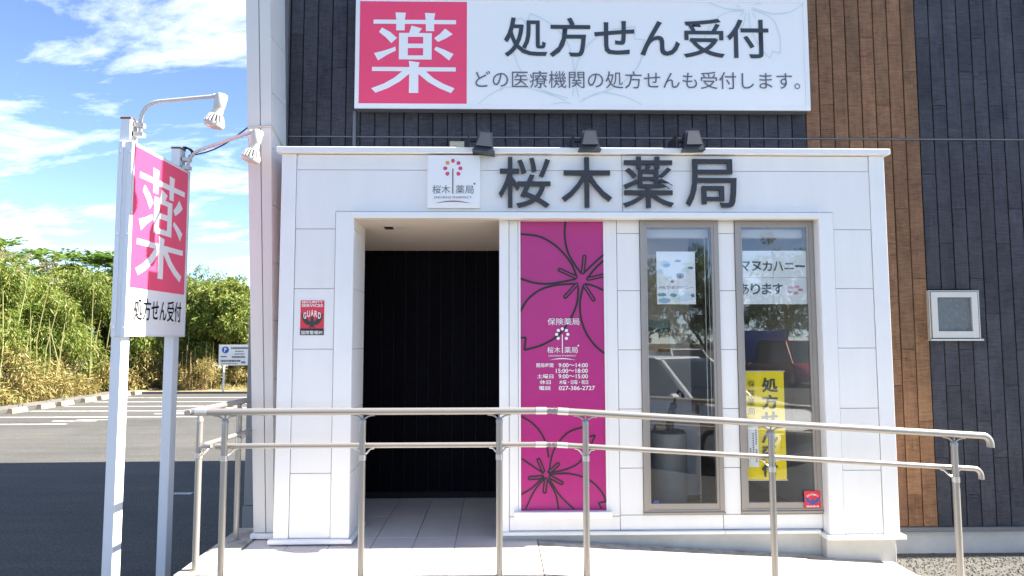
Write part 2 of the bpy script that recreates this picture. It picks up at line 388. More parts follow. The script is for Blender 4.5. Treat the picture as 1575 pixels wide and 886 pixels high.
for i in range(4200):                           # loose stones along the wall foot
    x = random.uniform(2.95, 6.2); y = 5.74-abs(random.gauss(0, .55)) if random.random() < .8 else random.uniform(4.4, 5.7)
    r = random.uniform(.008, .021); z = FZ-.014-(y-4.345)*.0129; b = len(pv)
    for dx, dy, dz in ((1, 0, 0), (0, 1, 0), (-1, 0, 0), (0, -1, 0), (0, 0, .8)): pv.append((x+dx*r*random.uniform(.7, 1.3), y+dy*r*random.uniform(.7, 1.3), z+dz*r))
    pf += [(b, b+1, b+4), (b+1, b+2, b+4), (b+2, b+3, b+4), (b+3, b, b+4)]
link('pebbles', mesh('pebbles', pv, pf), mat('pebble', (.12, .118, .11), .9, var=.6, vscale=30), gravel)['kind'] = 'stuff'

# pale slab added below the frame to bounce sunlight up onto the facade
bounce_ob = tag(box('bounce_slab', -1.9, 9, 3.3, 4.34, GZ-.05, FZ, CONCL, None, .01), kind='structure')

# landing: bed, kerb and tiles
TX0, TX1, TY0 = -1.83, .297, 4.42
landing = tag(box('entrance_landing', -1.84, TX1, TY0-.02, 6.72, -.6, -.012, GROUT, bev=0), kind='structure')
tw, th = .305, .62
cols = [TX1-.0015-i*tw for i in range(8)]
rows = [4.727-.62, 4.727, 5.347, 5.967, 6.587, 6.75]
for j in range(len(rows)-1):
    for i in range(7):
        x1, x0 = cols[i], max(cols[i+1], TX0)
        y0, y1 = max(rows[j], TY0), min(rows[j+1], 6.69)
        if y1-y0 < .02: continue
        dz = random.uniform(-.0006, .0006)
        box('tile', x0+.0022, x1-.0022, y0+.0022, y1-.0022, -.013+dz, dz, TILE, landing, bev=.0015)
kerbm = MB(); kerbm.box(-2.06, -1.842, 4.36, 5.60, -.6, .012); kerbm.box(-2.06, TX1, 4.36-.0, 4.398, -.6, .0)
link('landing_kerb', mesh('landing_kerb', kerbm.V, kerbm.F), CONCL, landing)
SL = .061
rm = MB(); RX1 = 2.965
rz = lambda x: -(x-TX1)*SL
rm.hexa([(TX1+.004, 4.36, -.6), (RX1, 4.36, -.6), (RX1, 5.262, -.6), (TX1+.004, 5.262, -.6), (TX1+.004, 4.36, 0), (RX1, 4.36, rz(RX1)), (RX1, 5.262, rz(RX1)), (TX1+.004, 5.262, 0)])
rm.hexa([(RX1, 4.36, -.6), (RX1+1.3, 4.36, -.6), (RX1+1.3, 4.66, -.6), (RX1, 4.9, -.6), (RX1, 4.36, rz(RX1)-.002), (RX1+1.3, 4.36, rz(RX1+1.3)), (RX1+1.3, 4.66, rz(RX1+1.3)), (RX1, 4.9, rz(RX1)-.002)])
ramp = tag(link('access_ramp', mesh('access_ramp', rm.V, rm.F), CONCL), kind='structure')

# ------------------------------------------------------------------ the building
B = empty('pharmacy_building', (0, YB, 0), 'white porch front with dark and brown plank siding, a small pharmacy', 'building')
ZR = 6.3
# shell
box('side_wall', -1.93, -1.80, 5.80, 11.15, -.5, ZR, FIN, B, 0)
box('rear_wall', -1.93, 8, 11.15, 11.25, -.5, ZR, FIN, B, 0)
box('end_wall', 7.9, 8, 5.78, 11.15, -.5, ZR, BACKW, B, 0)
box('roof', -1.93, 8, 5.84, 11.25, ZR, ZR+.15, GTRIM, B, 0)
box('eave', -2.2, 8.1, 5.345, 5.835, ZR, ZR+.18, FIN, B, 0)
PX0 = at(444.5, 200, YS).x                      # left end of the siding
box('wall_backing', PX0-.02, 8, YS+.004, YS+.03, 2.60, ZR, BACKW, B, 0)
box('wall_backing', 2.86, 8, YS+.004, YS+.03, -.06, 2.597, BACKW, B, 0)
box('foundation', 2.80, 8, YS+.012, YS+.20, -.6, -.095, CONC, B, .004)
box('base_flashing', 2.9, 8, YS-.034, YS+.011, -.093, -.058, GTRIM, B, .004)
# plank siding, each plank its own piece
xb0 = at(1240, 213, YS).x; xb1 = at(1414, 213, YS).x     # the brown band
PWD = (xb1-xb0)/8
stripz = at(1000, 213, YS).z
small = rect(1427, 447, 1504, 522, YS-.02)
PL = {}
def plank(x, z0, z1, m, y=YS, d=.014, w=PWD, gap=.0042):
    k = (round(z1-z0, 3), m.name, round(w, 4))
    if k not in PL:
        bm = bmesh.new(); bmesh.ops.create_cube(bm, size=1)
        for v in bm.verts: v.co = Vector((v.co.x*(w-2*gap), v.co.y*d, v.co.z*(z1-z0-.0016)))
        bmesh.ops.bevel(bm, geom=[e for e in bm.edges if all(v.co.y < 0 for v in e.verts)], offset=.003, segments=1, affect='EDGES')
        me = bpy.data.meshes.new('plank'); bm.to_mesh(me); bm.free(); me.materials.append(m); PL[k] = me
    o = link('plank', PL[k], None, B); o.location = (x+w/2, y-d/2+.004+random.uniform(-.0008, .0008), (z0+z1)/2); return o
i0 = math.floor((PX0-xb0)/PWD)
nc = int((6.2-xb0)/PWD)
GRID = .302
for i in range(i0, nc+1):
    x = xb0+i*PWD
    m = BWOOD if 0 <= i < 8 else DWOOD
    off = (3, 1, 5, 2)[i % 4]
    w_ = PWD
    if i == i0: x, w_ = PX0, xb0+(i0+1)*PWD-PX0
    if w_ < .02: continue
    zs = [stripz+.006]+[stripz+GRID*k for k in (off, off+4)]+[4.95]
    zs = sorted(set(round(z, 4) for z in zs if z <= 4.95))
    for a, b in zip(zs, zs[1:]): plank(x, a, b, m, w=w_)
    if x+PWD < 2.93: plank(x, 2.84, stripz-.006, m, w=w_)
    else:
        o2 = (2, 6, 4, 8)[i % 4]*.151
        zl = [-.056]+[stripz-.006-o2-1.208*k for k in (2, 1, 0)]+[stripz-.006]
        zl = [z for z in zl if z >= -.056]
        for a, b in zip(zl, zl[1:]):
            if b-a < .05: continue
            xc = x+PWD/2
            if small[0]-.01 < xc < small[1]+.01:               # cut round the small window
                if b <= small[2] or a >= small[3]: plank(x, a, b, m, w=w_)
                else:
                    if a < small[2]-.02: plank(x, a, small[2]-.012, m, w=w_)
                    if b > small[3]+.02: plank(x, small[3]+.012, b, m, w=w_)
            else: plank(x, a, b, m, w=w_)
far = MB()                                      # the same boards go on past the frame to the end of the building
for i in range(nc+1, int((7.95-xb0)/PWD)):
    x = xb0+i*PWD
    for a, b in ((-.056, 1.0+.3*(i % 4)), (1.0+.3*(i % 4), stripz-.006), (stripz+.006, stripz+.3*(1+i % 4)), (stripz+.3*(1+i % 4), 6.28)):
        far.box(x+.0042, x+PWD-.0042, YS-.010, YS+.003, a+.001, b-.001)
far.build('far_planks', DWOOD, B)['kind'] = 'stuff'
top = MB()
for i in range(i0+1, nc+1):
    x = xb0+i*PWD
    (top).box(x+.0042, x+PWD-.0042, YS-.010, YS+.003, 4.952, 6.28)
top.build('upper_planks', DWOOD, B)['kind'] = 'stuff'
box('joint_strip', PX0, 8, YS-.016, YS+.003, stripz-.0055, stripz+.0055, GTRIM, B, .001)
box('conduit', at(546, 200, YS).x-.014, at(546, 200, YS).x+.014, YS-.035, YS-.0115, 2.90, 3.45, GTRIM, B, .004)
vt = MB(); vt.hexa([(PX0-.035, YS-.05, 2.9), (PX0-.004, YS-.05, 2.9), (PX0-.004, YS+.002, 2.9), (PX0-.035, YS+.002, 2.9), (PX0-.075, YS-.05, 4.95), (PX0-.044+.03, YS-.05, 4.95), (PX0-.044+.03, YS+.002, 4.95), (PX0-.075, YS+.002, 4.95)])
vt.build('corner_bead', GTRIM, B)
# wing wall on the left: a slightly leaning fin with a joint down its face
def fx(u0, v0, u1, v1, z, Y=5.33):
    a, b = at(u0, v0, Y), at(u1, v1, Y); return a.x+(b.x-a.x)*(z-a.z)/(b.z-a.z)
zt = ZR-.003
def fin(name, l, r, y0, y1, z0, z1, m):
    b = MB(); b.hexa([(l(z0), y0, z0), (r(z0), y0, z0), (r(z0), y1, z0), (l(z0), y1, z0), (l(z1), y0, z1), (r(z1), y0, z1), (r(z1), y1, z1), (l(z1), y1, z1)]); return b.build(name, m, B)
fl = lambda z: fx(390, 825, 378, 0, z); fm = lambda z: fx(409, 825, 398, 0, z); fr_ = lambda z: fx(421, 820, 416, 0, z)
fin('wing_core', lambda z: fl(z)+.012, lambda z: fr_(z)-.012, 5.345, 5.80, .05, zt, JOINT)
fin('wing_panel', fl, lambda z: fm(z)-.004, 5.33, 5.3445, .05, zt, FIN)
fin('wing_panel', lambda z: fm(z)+.004, fr_, 5.33, 5.3445, .05, zt, FIN)
fin('wing_panel', fl, lambda z: fl(z)+.0115, 5.347, 5.82, .05, zt, FIN)
pz = [.05]+[at(419.3, 54.9, 5.33).z+.455*k for k in range(-8, 6)]+[zt]
pz = [z for z in pz if .05 <= z <= zt]
for a, b in zip(pz, pz[1:]): fin('wing_panel', lambda z: fr_(z)-.0115, lambda z: fr_(z)+.002, 5.347, 5.80, a+.003, b-.003, WHITE)
box('wing_flashing', -1.865, -1.66, 5.30, 5.80, .008, .046, WTRIM, B, .004)

# porch box: levels and stations, in metres on y = YB
zc1 = at(900, 226.5, YB-.05).z; zc0 = at(900, 235.5, YB-.05).z
z_f0 = at(900, 326, YB).z; z_h0 = at(900, 335.5, YB-.03).z
xL, xR = at(430, 400, YB).x, at(1366, 400, YB).x
xL1 = at(451, 500, YB).x; xP0 = at(513.5, 500, YB).x; xJ = at(542, 500, YB).x
xK = at(1264, 500, YB).x; xQ0 = at(1287, 500, YB).x; xR1 = at(1346, 500, YB).x
ZB0 = .045
box('coping', xL-.03, xR+.03, YB-.045, YS-.03, zc0, zc1, WTRIM, B, .004)
box('porch_roof', xL+.01, xR-.01, YB+.03, YS, zc0-.04, zc0-.001, WTRIM, B, 0)
# backing behind the white panels (shows as the dark joint lines)
box('panel_backing', xL+.012, xR-.012, YB+.0125, YB+.05, z_f0+.02, zc0-.042, JOINT, B, 0)
def panel(x0, x1, z0, z1, y=YB, d=.012, m=WHITE, g=.0022): return box('wall_panel', x0+g, x1-g, y, y+d, z0+g, z1-g, m, B, .0025)
zj = at(700, 262, YB).z; xj = at(957, 280, YB).x
panel(xL1, xj, zj, zc0-.002); panel(xj, xR1, zj, zc0-.002)
# corner trims
for a, b in ((xL, xL1), (xR1, xR)): box('corner_trim', a+.002, b-.002, YB-.006, YB+.011, ZB0, zc0-.002, WTRIM, B, .003)
# pillars
jz = [at(480, v, YB).z for v in (352, 444, 537, 631, 728)]
def pillar(x0, x1, xa, xb, xt0, xt1):
    box('pillar_core', xa+.013, xb-.013, YB+.0122, YS-.02 if xa > 0 else 5.62, ZB0, z_f0+.018, JOINT, B, 0)
    zs = [zj if False else z_f0+0.0]+jz+[ZB0]
    zs = jz+[ZB0]
    for a, b in zip(zs[1:], zs): panel(x0, x1, a, b)
    box('jamb_trim', xt0+.002, xt1-.001, YB-.006, YB+.011, ZB0, z_f0-.002, WTRIM, B, .003)
g_ = .0022
for pts in ([(xL1+g_, jz[0]+g_), (xP0-g_, jz[0]+g_), (xP0-g_, z_f0+g_), (xj-g_, z_f0+g_), (xj-g_, zj-g_), (xL1+g_, zj-g_)], [(xQ0+g_, jz[0]+g_), (xR1-g_, jz[0]+g_), (xR1-g_, zj-g_), (xj+g_, zj-g_), (xj+g_, z_f0+g_), (xQ0+g_, z_f0+g_)]):
    flat('wall_panel', [pts], FR(YB), 0.0, WHITE, B, .012)
pillar(xL1, xP0, xL, xJ, xP0, xJ)
pillar(xQ0, xR1, xK, xR, xK, xQ0)
# inner faces of the pillars
jzz = [z_f0]+jz+[ZB0]
for a, b in zip(jzz[1:], jzz): box('jamb_panel', xJ-.0125, xJ, YB+.0115, 5.62, a+.002, b-.002, WHITE, B, .001)
box('jamb_panel', xK, xK+.0125, YB+.0115, YW+.004, ZB0, z_f0, WTRIM, B, .001)
for x0, x1, yy1 in ((xL-.028, xJ+.028, 5.66), (xK-.03, xR+.028, YS-.03)):
    box('base_flashing', x0, x1, YB-.04, yy1, .012, .044, WTRIM, B, .004)
box('outer_panel', xR-.0125, xR-.001, YB+.0115, YS-.03, ZB0, zc0-.002, WHITE, B, 0)
box('outer_panel', xL+.001, xL+.0125, YB+.0115, YS-.03, ZB0, zc0-.002, WHITE, B, 0)
box('plinth', xK-.012, xR-.02, YB+.02, YS+.01, -.6, .0115, CONC, B, .004)
box('plinth', xL+.01, xJ-.02, YB+.02, 5.60, -.012, .0115, CONC, B, .0)
# header over the entrance and windows
box('header_trim', xJ-.004, xK+.004, YB-.03, YB+.055, z_h0, z_f0-.006, WTRIM, B, .004)
box('header_gap', xJ, xK, YB+.005, YB+.05, z_f0-.0055, z_f0+.018, BLACKM, B, 0)
# window wall
zw1 = z_h0+.03
gp = rect(800, 340, 931, 785, YW); w1 = rect(987, 339, 1109, 790, YW); w2 = rect(1135, 339, 1257, 788, YW)
xE = at(768, 500, YW).x
st = [xE, at(783, 560, YW).x, gp[0], gp[1], at(951, 560, YW).x, w1[0], w1[1], w2[0], w2[1], xK]
zbase = at(900, 816, YW).z
sill = at(860, 797, YW).z
zlow = at(1000, 792, YW).z
jw = [at(965, v, YW).z for v in (359, 447, 538, 629, 720)]
def wpanel(x0, x1, z0, z1): panel(x0, x1, z0, z1, y=YW, g=.0022)
box('entrance_end_trim', st[0], st[1]-.002, YW-.008, YW+.05, .05, zw1, WTRIM, B, .003)
wpanel(st[1], st[2]-.012, sill+.012, zw1); wpanel(st[3]+.010, st[4], sill+.012, zw1)
for a, b in zip([zlow]+jw[::-1], jw[::-1]+[zw1]):
    wpanel(st[4], st[5], a, b); wpanel(st[6], st[7], a, b)
wpanel(st[8], st[9]-.004, zlow, zw1)
xjb = at(1113, 805, YW).x
wpanel(st[1], st[4], zbase, sill+.012); wpanel(st[4], xjb, zbase, zlow); wpanel(xjb, xK, zbase, zlow)
box('panel_backing', st[0]+.002, st[2]-.02, YW+.0125, YW+.05, .05, zw1, JOINT, B, 0)
box('panel_backing', st[3]+.02, st[5]-.002, YW+.0125, YW+.05, .05, zw1, JOINT, B, 0)
box('panel_backing', st[6]+.002, st[7]-.002, YW+.0125, YW+.05, .05, zw1, JOINT, B, 0)
box('panel_backing', st[2], xK, YW+.0125, YW+.05, .05, sill-.06, JOINT, B, 0)
box('base_flashing', xE-.003, xjb, YW-.036, YW+.04, .036, zbase-.003, WTRIM, B, .003)
box('base_flashing', xjb+.002, xK-.032, YW-.036, YW+.04, .036, zbase-.003, WTRIM, B, .003)
box('foundation', xE+.005, xK-.0125, YW+.01, YW+.2, -.6, .034, CONC, B, .003)

def window(rc, fw=.035, lower=.075, m=TAUPE, y=YW, dep=.055, inner=True):
    x0, x1, z0, z1 = rc
    w = link('window', None, None, B)
    w.parent = B; w.matrix_parent_inverse = Matrix.Translation(-B.location)
    fr = MB(); fr.box(x0, x0+fw, y-.012, y+dep, z0, z1); fr.box(x1-fw, x1, y-.012, y+dep, z0, z1)
    fr.box(x0+fw, x1-fw, y-.011, y+dep-.001, z1-fw, z1); fr.box(x0+fw, x1-fw, y-.011, y+dep-.001, z0, z0+fw*.8)
    f = fr.build('frame', m, None); setp(f, w)
    if inner:
        sa = MB(); q = .02
        sa.box(x0+fw, x0+fw+q, y-.006, y+.03, z0+fw*.8, z1-fw); sa.box(x1-fw-q, x1-fw, y-.006, y+.03, z0+fw*.8, z1-fw)
        sa.box(x0+fw+q, x1-fw-q, y-.005, y+.029, z1-fw-q, z1-fw); sa.box(x0+fw+q, x1-fw-q, y-.005, y+.029, z0+fw*.8, z0+lower)
        s_ = sa.build('sash', m, None); setp(s_, w)
        p = MB(); p.box(x0+fw+q-.004, x1-fw-q+.004, y+.0, y+.005, z0+lower-.004, z1-fw-q+.004)
        g = p.build('pane', GLASS, None); setp(g, w)
        sb = box('sill', x0-.004, x1+.004, y-.022, y-.0125, z0-.006, z0+.014, m, None, .002); setp(sb, w)
    return w
def setp(o, p):
    o.parent = p; o.matrix_parent_inverse = Matrix.Identity(4)
    if p.parent is None: o.matrix_parent_inverse = Matrix.Translation(-p.location)
window(w1); window(w2)
# the graphic window: white frame, glass, film behind it
gw = link('window', None, None, B)
fm_ = MB(); q = .012
fm_.box(gp[0]-q, gp[0]+.004, YW-.006, YW+.04, gp[2]-.004, gp[3]+.01); fm_.box(gp[1]-.004, gp[1]+q, YW-.006, YW+.04, gp[2]-.004, gp[3]+.01)
fm_.box(gp[0]+.004, gp[1]-.004, YW-.005, YW+.039, gp[3]-.002, gp[3]+.009)
setp(fm_.build('frame', WTRIM), gw)
gm = MB(); gm.box(gp[0]+.001, gp[1]-.001, YW+.012, YW+.017, gp[2]-.01, gp[3]); setp(gm.build('pane', glassmat('film_glass', 1.32)), gw)
setp(box('sill', gp[0]-.05, gp[1]+.035, YW-.045, YW+.02, sill, gp[2]-.002, WTRIM, None, .003), gw)
# small opening window in the plank wall
x0, x1, z0, z1 = small
sw = link('small_window', None, None, B)
a = MB(); Ys = YS-.045
a.box(x0, x0+.008, Ys, YS+.03, z0, z1); a.box(x1-.008, x1, Ys, YS+.03, z0, z1); a.box(x0+.008, x1-.008, Ys+.001, YS+.03, z1-.008, z1); a.box(x0-.004, x1+.01, Ys-.02, YS+.03, z0-.012, z0+.004)
setp(a.build('frame', CREAM), sw)
a = MB(); o_ = .014
a.box(x0+o_, x0+o_+.052, Ys-.01, Ys+.03, z0+.012, z1-o_); a.box(x1-.02-.052, x1-.02, Ys-.01, Ys+.03, z0+.012, z1-o_)
a.box(x0+o_+.052, x1-.072, Ys-.009, Ys+.029, z1-o_-.045, z1-o_); a.box(x0+o_+.052, x1-.072, Ys-.009, Ys+.029, z0+.012, z0+.068)
setp(a.build('sash', CREAM), sw)
a = MB(); a.box(x0+o_+.05, x1-.07, Ys+.006, Ys+.012, z0+.066, z1-o_-.043); setp(a.build('pane', FROST), sw)
a = MB(); a.box(x1-.018, x1-.009, Ys+.0, Ys+.02, z0+.006, z1-.01); setp(a.build('gasket', BLACKM), sw)

# vestibule: ceiling, back wall of black planks, side wall
CEIL = mat('soffit_board', (.74, .66, .60), .7, var=.04)
zce = at(650, 386, 6.66).z
vc = MB(); vc.hexa([(-1.64, YB+.056, z_h0+.012), (xE+.03, YB+.056, z_h0+.012), (xE+.03, 6.70, zce), (-1.64, 6.70, zce), (-1.64, YB+.056, 2.60), (xE+.03, YB+.056, 2.60), (xE+.03, 6.70, 2.60), (-1.64, 6.70, 2.60)])
vc.build('soffit', CEIL, B)
box('sensor', -.93, -.86, 5.55, 5.62, z_h0-.015, z_h0+.02, BLACKM, B, .003)
dl = MB(); dl.tube([(-.80, 5.62, z_h0-.006), (-.80, 5.62, z_h0+.03)], .045, 16); dl.build('downlight', PLAST, B)
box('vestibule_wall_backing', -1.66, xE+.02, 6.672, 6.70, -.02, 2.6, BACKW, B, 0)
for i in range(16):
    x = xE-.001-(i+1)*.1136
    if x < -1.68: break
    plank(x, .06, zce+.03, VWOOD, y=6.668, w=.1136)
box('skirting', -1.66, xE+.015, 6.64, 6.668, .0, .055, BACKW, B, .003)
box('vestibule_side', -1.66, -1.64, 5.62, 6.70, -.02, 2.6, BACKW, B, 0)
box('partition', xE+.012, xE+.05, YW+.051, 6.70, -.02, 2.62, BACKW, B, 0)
# the room behind the glass
INW = mat('room_wall', (.86, .80, .72), .8, var=.04)
INF = mat('room_floor', (.34, .26, .22), .5, var=.2, vscale=8)
box('room_floor', xE+.052, 2.78, YW+.055, 9.3, -.05, .0, INF, B, 0)
box('room_wall', xE+.052, 1.95, 6.9, 7.0, .001, 2.6, INW, B, 0)
box('room_wall', 1.951, 2.78, 8.9, 9.0, .001, 2.6, INW, B, 0)
box('room_wall', 2.70, 2.78, YS+.06, 8.89, .001, 2.6, INW, B, 0)
box('room_ceiling', xE+.052, 2.78, YW+.055, 9.3, 2.602, 2.66, INW, B, 0)
box('room_counter', 2.05, 2.65, 7.6, 8.1, .002, .95, mat('counter_wood', (.30, .22, .15), .5, var=.2, vscale=8), B, .01)

# ------------------------------------------------------------------ signs on the building
# the character used on both pink panels, traced as strokes on a unit square
def _k(pts): return [((x-47)/363.0, (352-y)/349.0) for x, y in pts]
KUSURI = [_k(p) for p in (
    [(93, 66), (373, 66), (373, 80), (93, 80)],
    [(167, 41), (202, 42), (199, 65), (199, 102), (170, 102), (170, 66)], [(267, 42), (302, 43), (298, 66), (299, 104), (271, 104), (270, 66)],
    [(222, 86), (258, 95), (245, 112), (214, 112)],
    [(180, 111), (210, 111), (210, 201), (180, 201)], [(262, 111), (291, 111), (291, 201), (262, 201)],
    [(209, 111), (263, 111), (263, 124), (209, 124)], [(209, 147), (263, 147), (263, 162), (209, 162)], [(209, 187), (263, 187), (263, 201), (209, 201)],
    [(122, 93), (150, 108), (173, 128), (154, 146), (136, 127), (112, 108)], [(168, 158), (170, 171), (140, 186), (110, 205), (96, 180), (132, 171)],
    [(336, 95), (362, 114), (340, 128), (312, 141), (299, 128), (318, 114)], [(306, 157), (336, 168), (365, 182), (350, 204), (325, 184), (299, 167)],
    [(90, 227), (373, 227), (373, 241), (90, 241)],
    [(214, 206), (250, 211), (246, 227), (247, 314), (215, 314), (216, 227)],
    [(193, 240), (217, 240), (217, 248), (185, 275), (145, 298), (103, 314), (88, 299), (130, 283), (165, 263)],
    [(245, 240), (270, 240), (298, 264), (330, 282), (369, 298), (357, 314), (318, 298), (280, 277), (245, 249)])]
YSG = YS-.13
sg = rect(546.5, -4, 1243.5, 168.5, YSG)
SG = empty('shop_signboard', ((sg[0]+sg[1])/2, YSG, sg[2]), 'wide white signboard with pink square and two lines of dark Japanese lettering', 'signboard')
fb = at(900, 161, YSG).z; ft = at(900, 2, YSG).z; fl_ = at(552.5, 80, YSG).x; frr = at(1237, 80, YSG).x
box('sign_cabinet', sg[0]+.004, sg[1]-.004, YSG+.012, YS-.012, sg[2]+.004, sg[3]-.004, GTRIM, SG, .003)
f = MB(); f.box(sg[0], fl_, YSG-.006, YSG+.011, sg[2], sg[3]); f.box(frr, sg[1], YSG-.006, YSG+.011, sg[2], sg[3]); f.box(fl_, frr, YSG-.005, YSG+.0105, sg[2], fb); f.box(fl_, frr, YSG-.005, YSG+.0105, ft, sg[3])
f.build('frame', WTRIM, SG)
fs = FR(YSG)
box('face', fl_, frr, YSG+.001, YSG+.0098, fb, ft, SIGNW, SG, 0)
pk = rect(553, 2.5, 718, 160.5, YSG)
flat('pink_square', [[(pk[0], pk[2]), (pk[1], pk[2]), (pk[1], pk[3]), (pk[0], pk[3])]], fs, .001, PINK, SG)
flat('character', [[(pk[0]+a*(pk[1]-pk[0]), pk[2]+b*(pk[3]-pk[2])) for a, b in p] for p in KUSURI], fs, .003, SIGNW, SG)
def sgp(p): q = at(530+p[0]/2.1875, p[1]/2.1875, YSG); return (q.x, q.z)
def curvep(fn, lst, w): 
    out = []
    for c in lst: out += ribbon(spline([fn(p) for p in c]), w)
    return out
SGC = [[(448, 352), (500, 312), (560, 292), (640, 302), (745, 338)], [(752, 330), (660, 300), (595, 240), (568, 170), (566, 110), (572, 72)], [(572, 72), (596, 62), (612, 84)], [(612, 84), (625, 45)], [(625, 45), (690, 78), (745, 135), (770, 220), (768, 325)],
       [(788, 328), (776, 250), (802, 172), (868, 112), (935, 95)], [(935, 95), (978, 90)], [(978, 90), (975, 132)], [(975, 132), (1008, 134)], [(1008, 134), (992, 215), (925, 285), (800, 335)], [(790, 345), (860, 312), (940, 325), (1000, 352)], [(690, 352), (740, 345), (765, 352)],
       [(1228, 10), (1285, 30), (1342, 32)], [(1210, 130), (1240, 72), (1290, 42), (1342, 36)], [(1212, 132), (1290, 120), (1338, 88), (1350, 45)], [(1360, 42), (1368, 100), (1398, 160), (1432, 196)], [(1432, 196), (1440, 172)], [(1440, 172), (1466, 180)], [(1466, 180), (1464, 120), (1436, 62), (1368, 32)], [(1370, 26), (1440, 46), (1500, 40), (1542, 14)],
       [(1330, 55), (1345, 38)], [(1380, 15), (1400, 12)], [(1372, 45), (1385, 62)], [(1318, 20), (1330, 24)]]
for c_ in (SGC[0:1], SGC[1:5], SGC[5:10], SGC[10:11], SGC[11:12], SGC[12:14], SGC[14:15], SGC[15:19], SGC[19:20], SGC[20:]): flat('petal_outline', curvep(sgp, c_, .008), fs, .0022, TEAL, SG, .0004)
text('lettering', '処方せん受付', rect(775, 28, 1182, 89, YSG), fs, .0045, INKD, SG, bold=.011)
text('lettering', 'どの医療機関の処方せんも受付します。', rect(731, 110, 1230, 136.5, YSG), fs, .0045, INKG, SG, bold=-.002)

# logo plaque
YP = YB-.03
lp = rect(657.5, 238.5, 738.5, 319.5, YP)
LP = empty('logo_plaque', ((lp[0]+lp[1])/2, YP, lp[2]), 'square white plaque with blossom tree emblem left of the raised characters', 'plaque')
box('board', lp[0], lp[1], YP, YB-.002, lp[2], lp[3], SIGNW, LP, .003)
fp = FR(YP)
def lpp(x, y): return (lp[0]+(x-72)/748*(lp[1]-lp[0]), lp[3]-(y-82)/748*(lp[3]-lp[2]))
k_ = (lp[1]-lp[0])/748
def emblem(fn, k, fr, parent, mats, off=.002):
    ctr = (432, 262)
    for i, (x, y) in enumerate(((432, 164), (512, 196), (540, 272), (511, 350), (353, 350), (322, 272), (355, 194))):
        c = fn(x, y); tgt = fn(*ctr); an = math.atan2(tgt[1]-c[1], tgt[0]-c[0])
        flat('petal', [drop(c[0], c[1], 28*k, an)], fr, off, mats[0] if i != 6 else mats[1], parent)
    t0, t1 = fn(432, 275), fn(432, 632)
    flat('trunk', [[(t0[0]-8*k, t1[1]), (t0[0]+8*k, t1[1]), (t0[0]+8*k, t0[1]), (t0[0]-8*k, t0[1])]], fr, off, mats[2], parent)
    for s, xa, xb in (('桜木', 142, 395), ('薬局', 472, 728)):
        a, b = fn(xa, 632), fn(xb, 512); text('lettering', s, (a[0], b[0], a[1], b[1]), fr, off, mats[3], parent)
    a, b = fn(165, 700), fn(702, 668); text('lettering', 'SAKURAGI PHARMACY', (a[0], b[0], a[1], b[1]), fr, off, mats[3], parent)
    up = [fn(180+i*(512/16), 768-38*math.sin(math.pi*i/16)) for i in range(17)]; dn = [fn(180+i*(512/16), 768-20*math.sin(math.pi*i/16)) for i in range(17)]
    flat('ground_arc', [[dn[i], dn[i+1], up[i+1], up[i]] for i in range(16)], fr, off, mats[4], parent)
    c = fn(740, 489); flat('dot', [disc(c[0], c[1], 15*k)], fr, off, mats[0], parent)
emblem(lpp, k_, fp, LP, (ROSE, ORANGE, BROWNI, INKG, GOLD))
# raised characters
for ch, r4, nm in (('桜', (767, 241, 847, 319), 'first'), ('木', (864, 241, 942, 318.5), 'second'), ('薬', (958.5, 240, 1037, 319), 'third'), ('局', (1055.5, 244, 1134, 318.5), 'fourth')):
    o = text('raised_character', ch, rect(*r4, YB-.045), FR(YB-.002), .010, LETM, None, bold=.006, depth=.022)
    pins = MB(); r_ = rect(*r4, YB-.045); cxp, czp = (r_[0]+r_[1])/2, (r_[2]+r_[3])/2
    tag(o, f'{nm} raised dark character {ch} on the white fascia, counted from the plaque', 'sign letter', 'raised characters of the shop name')

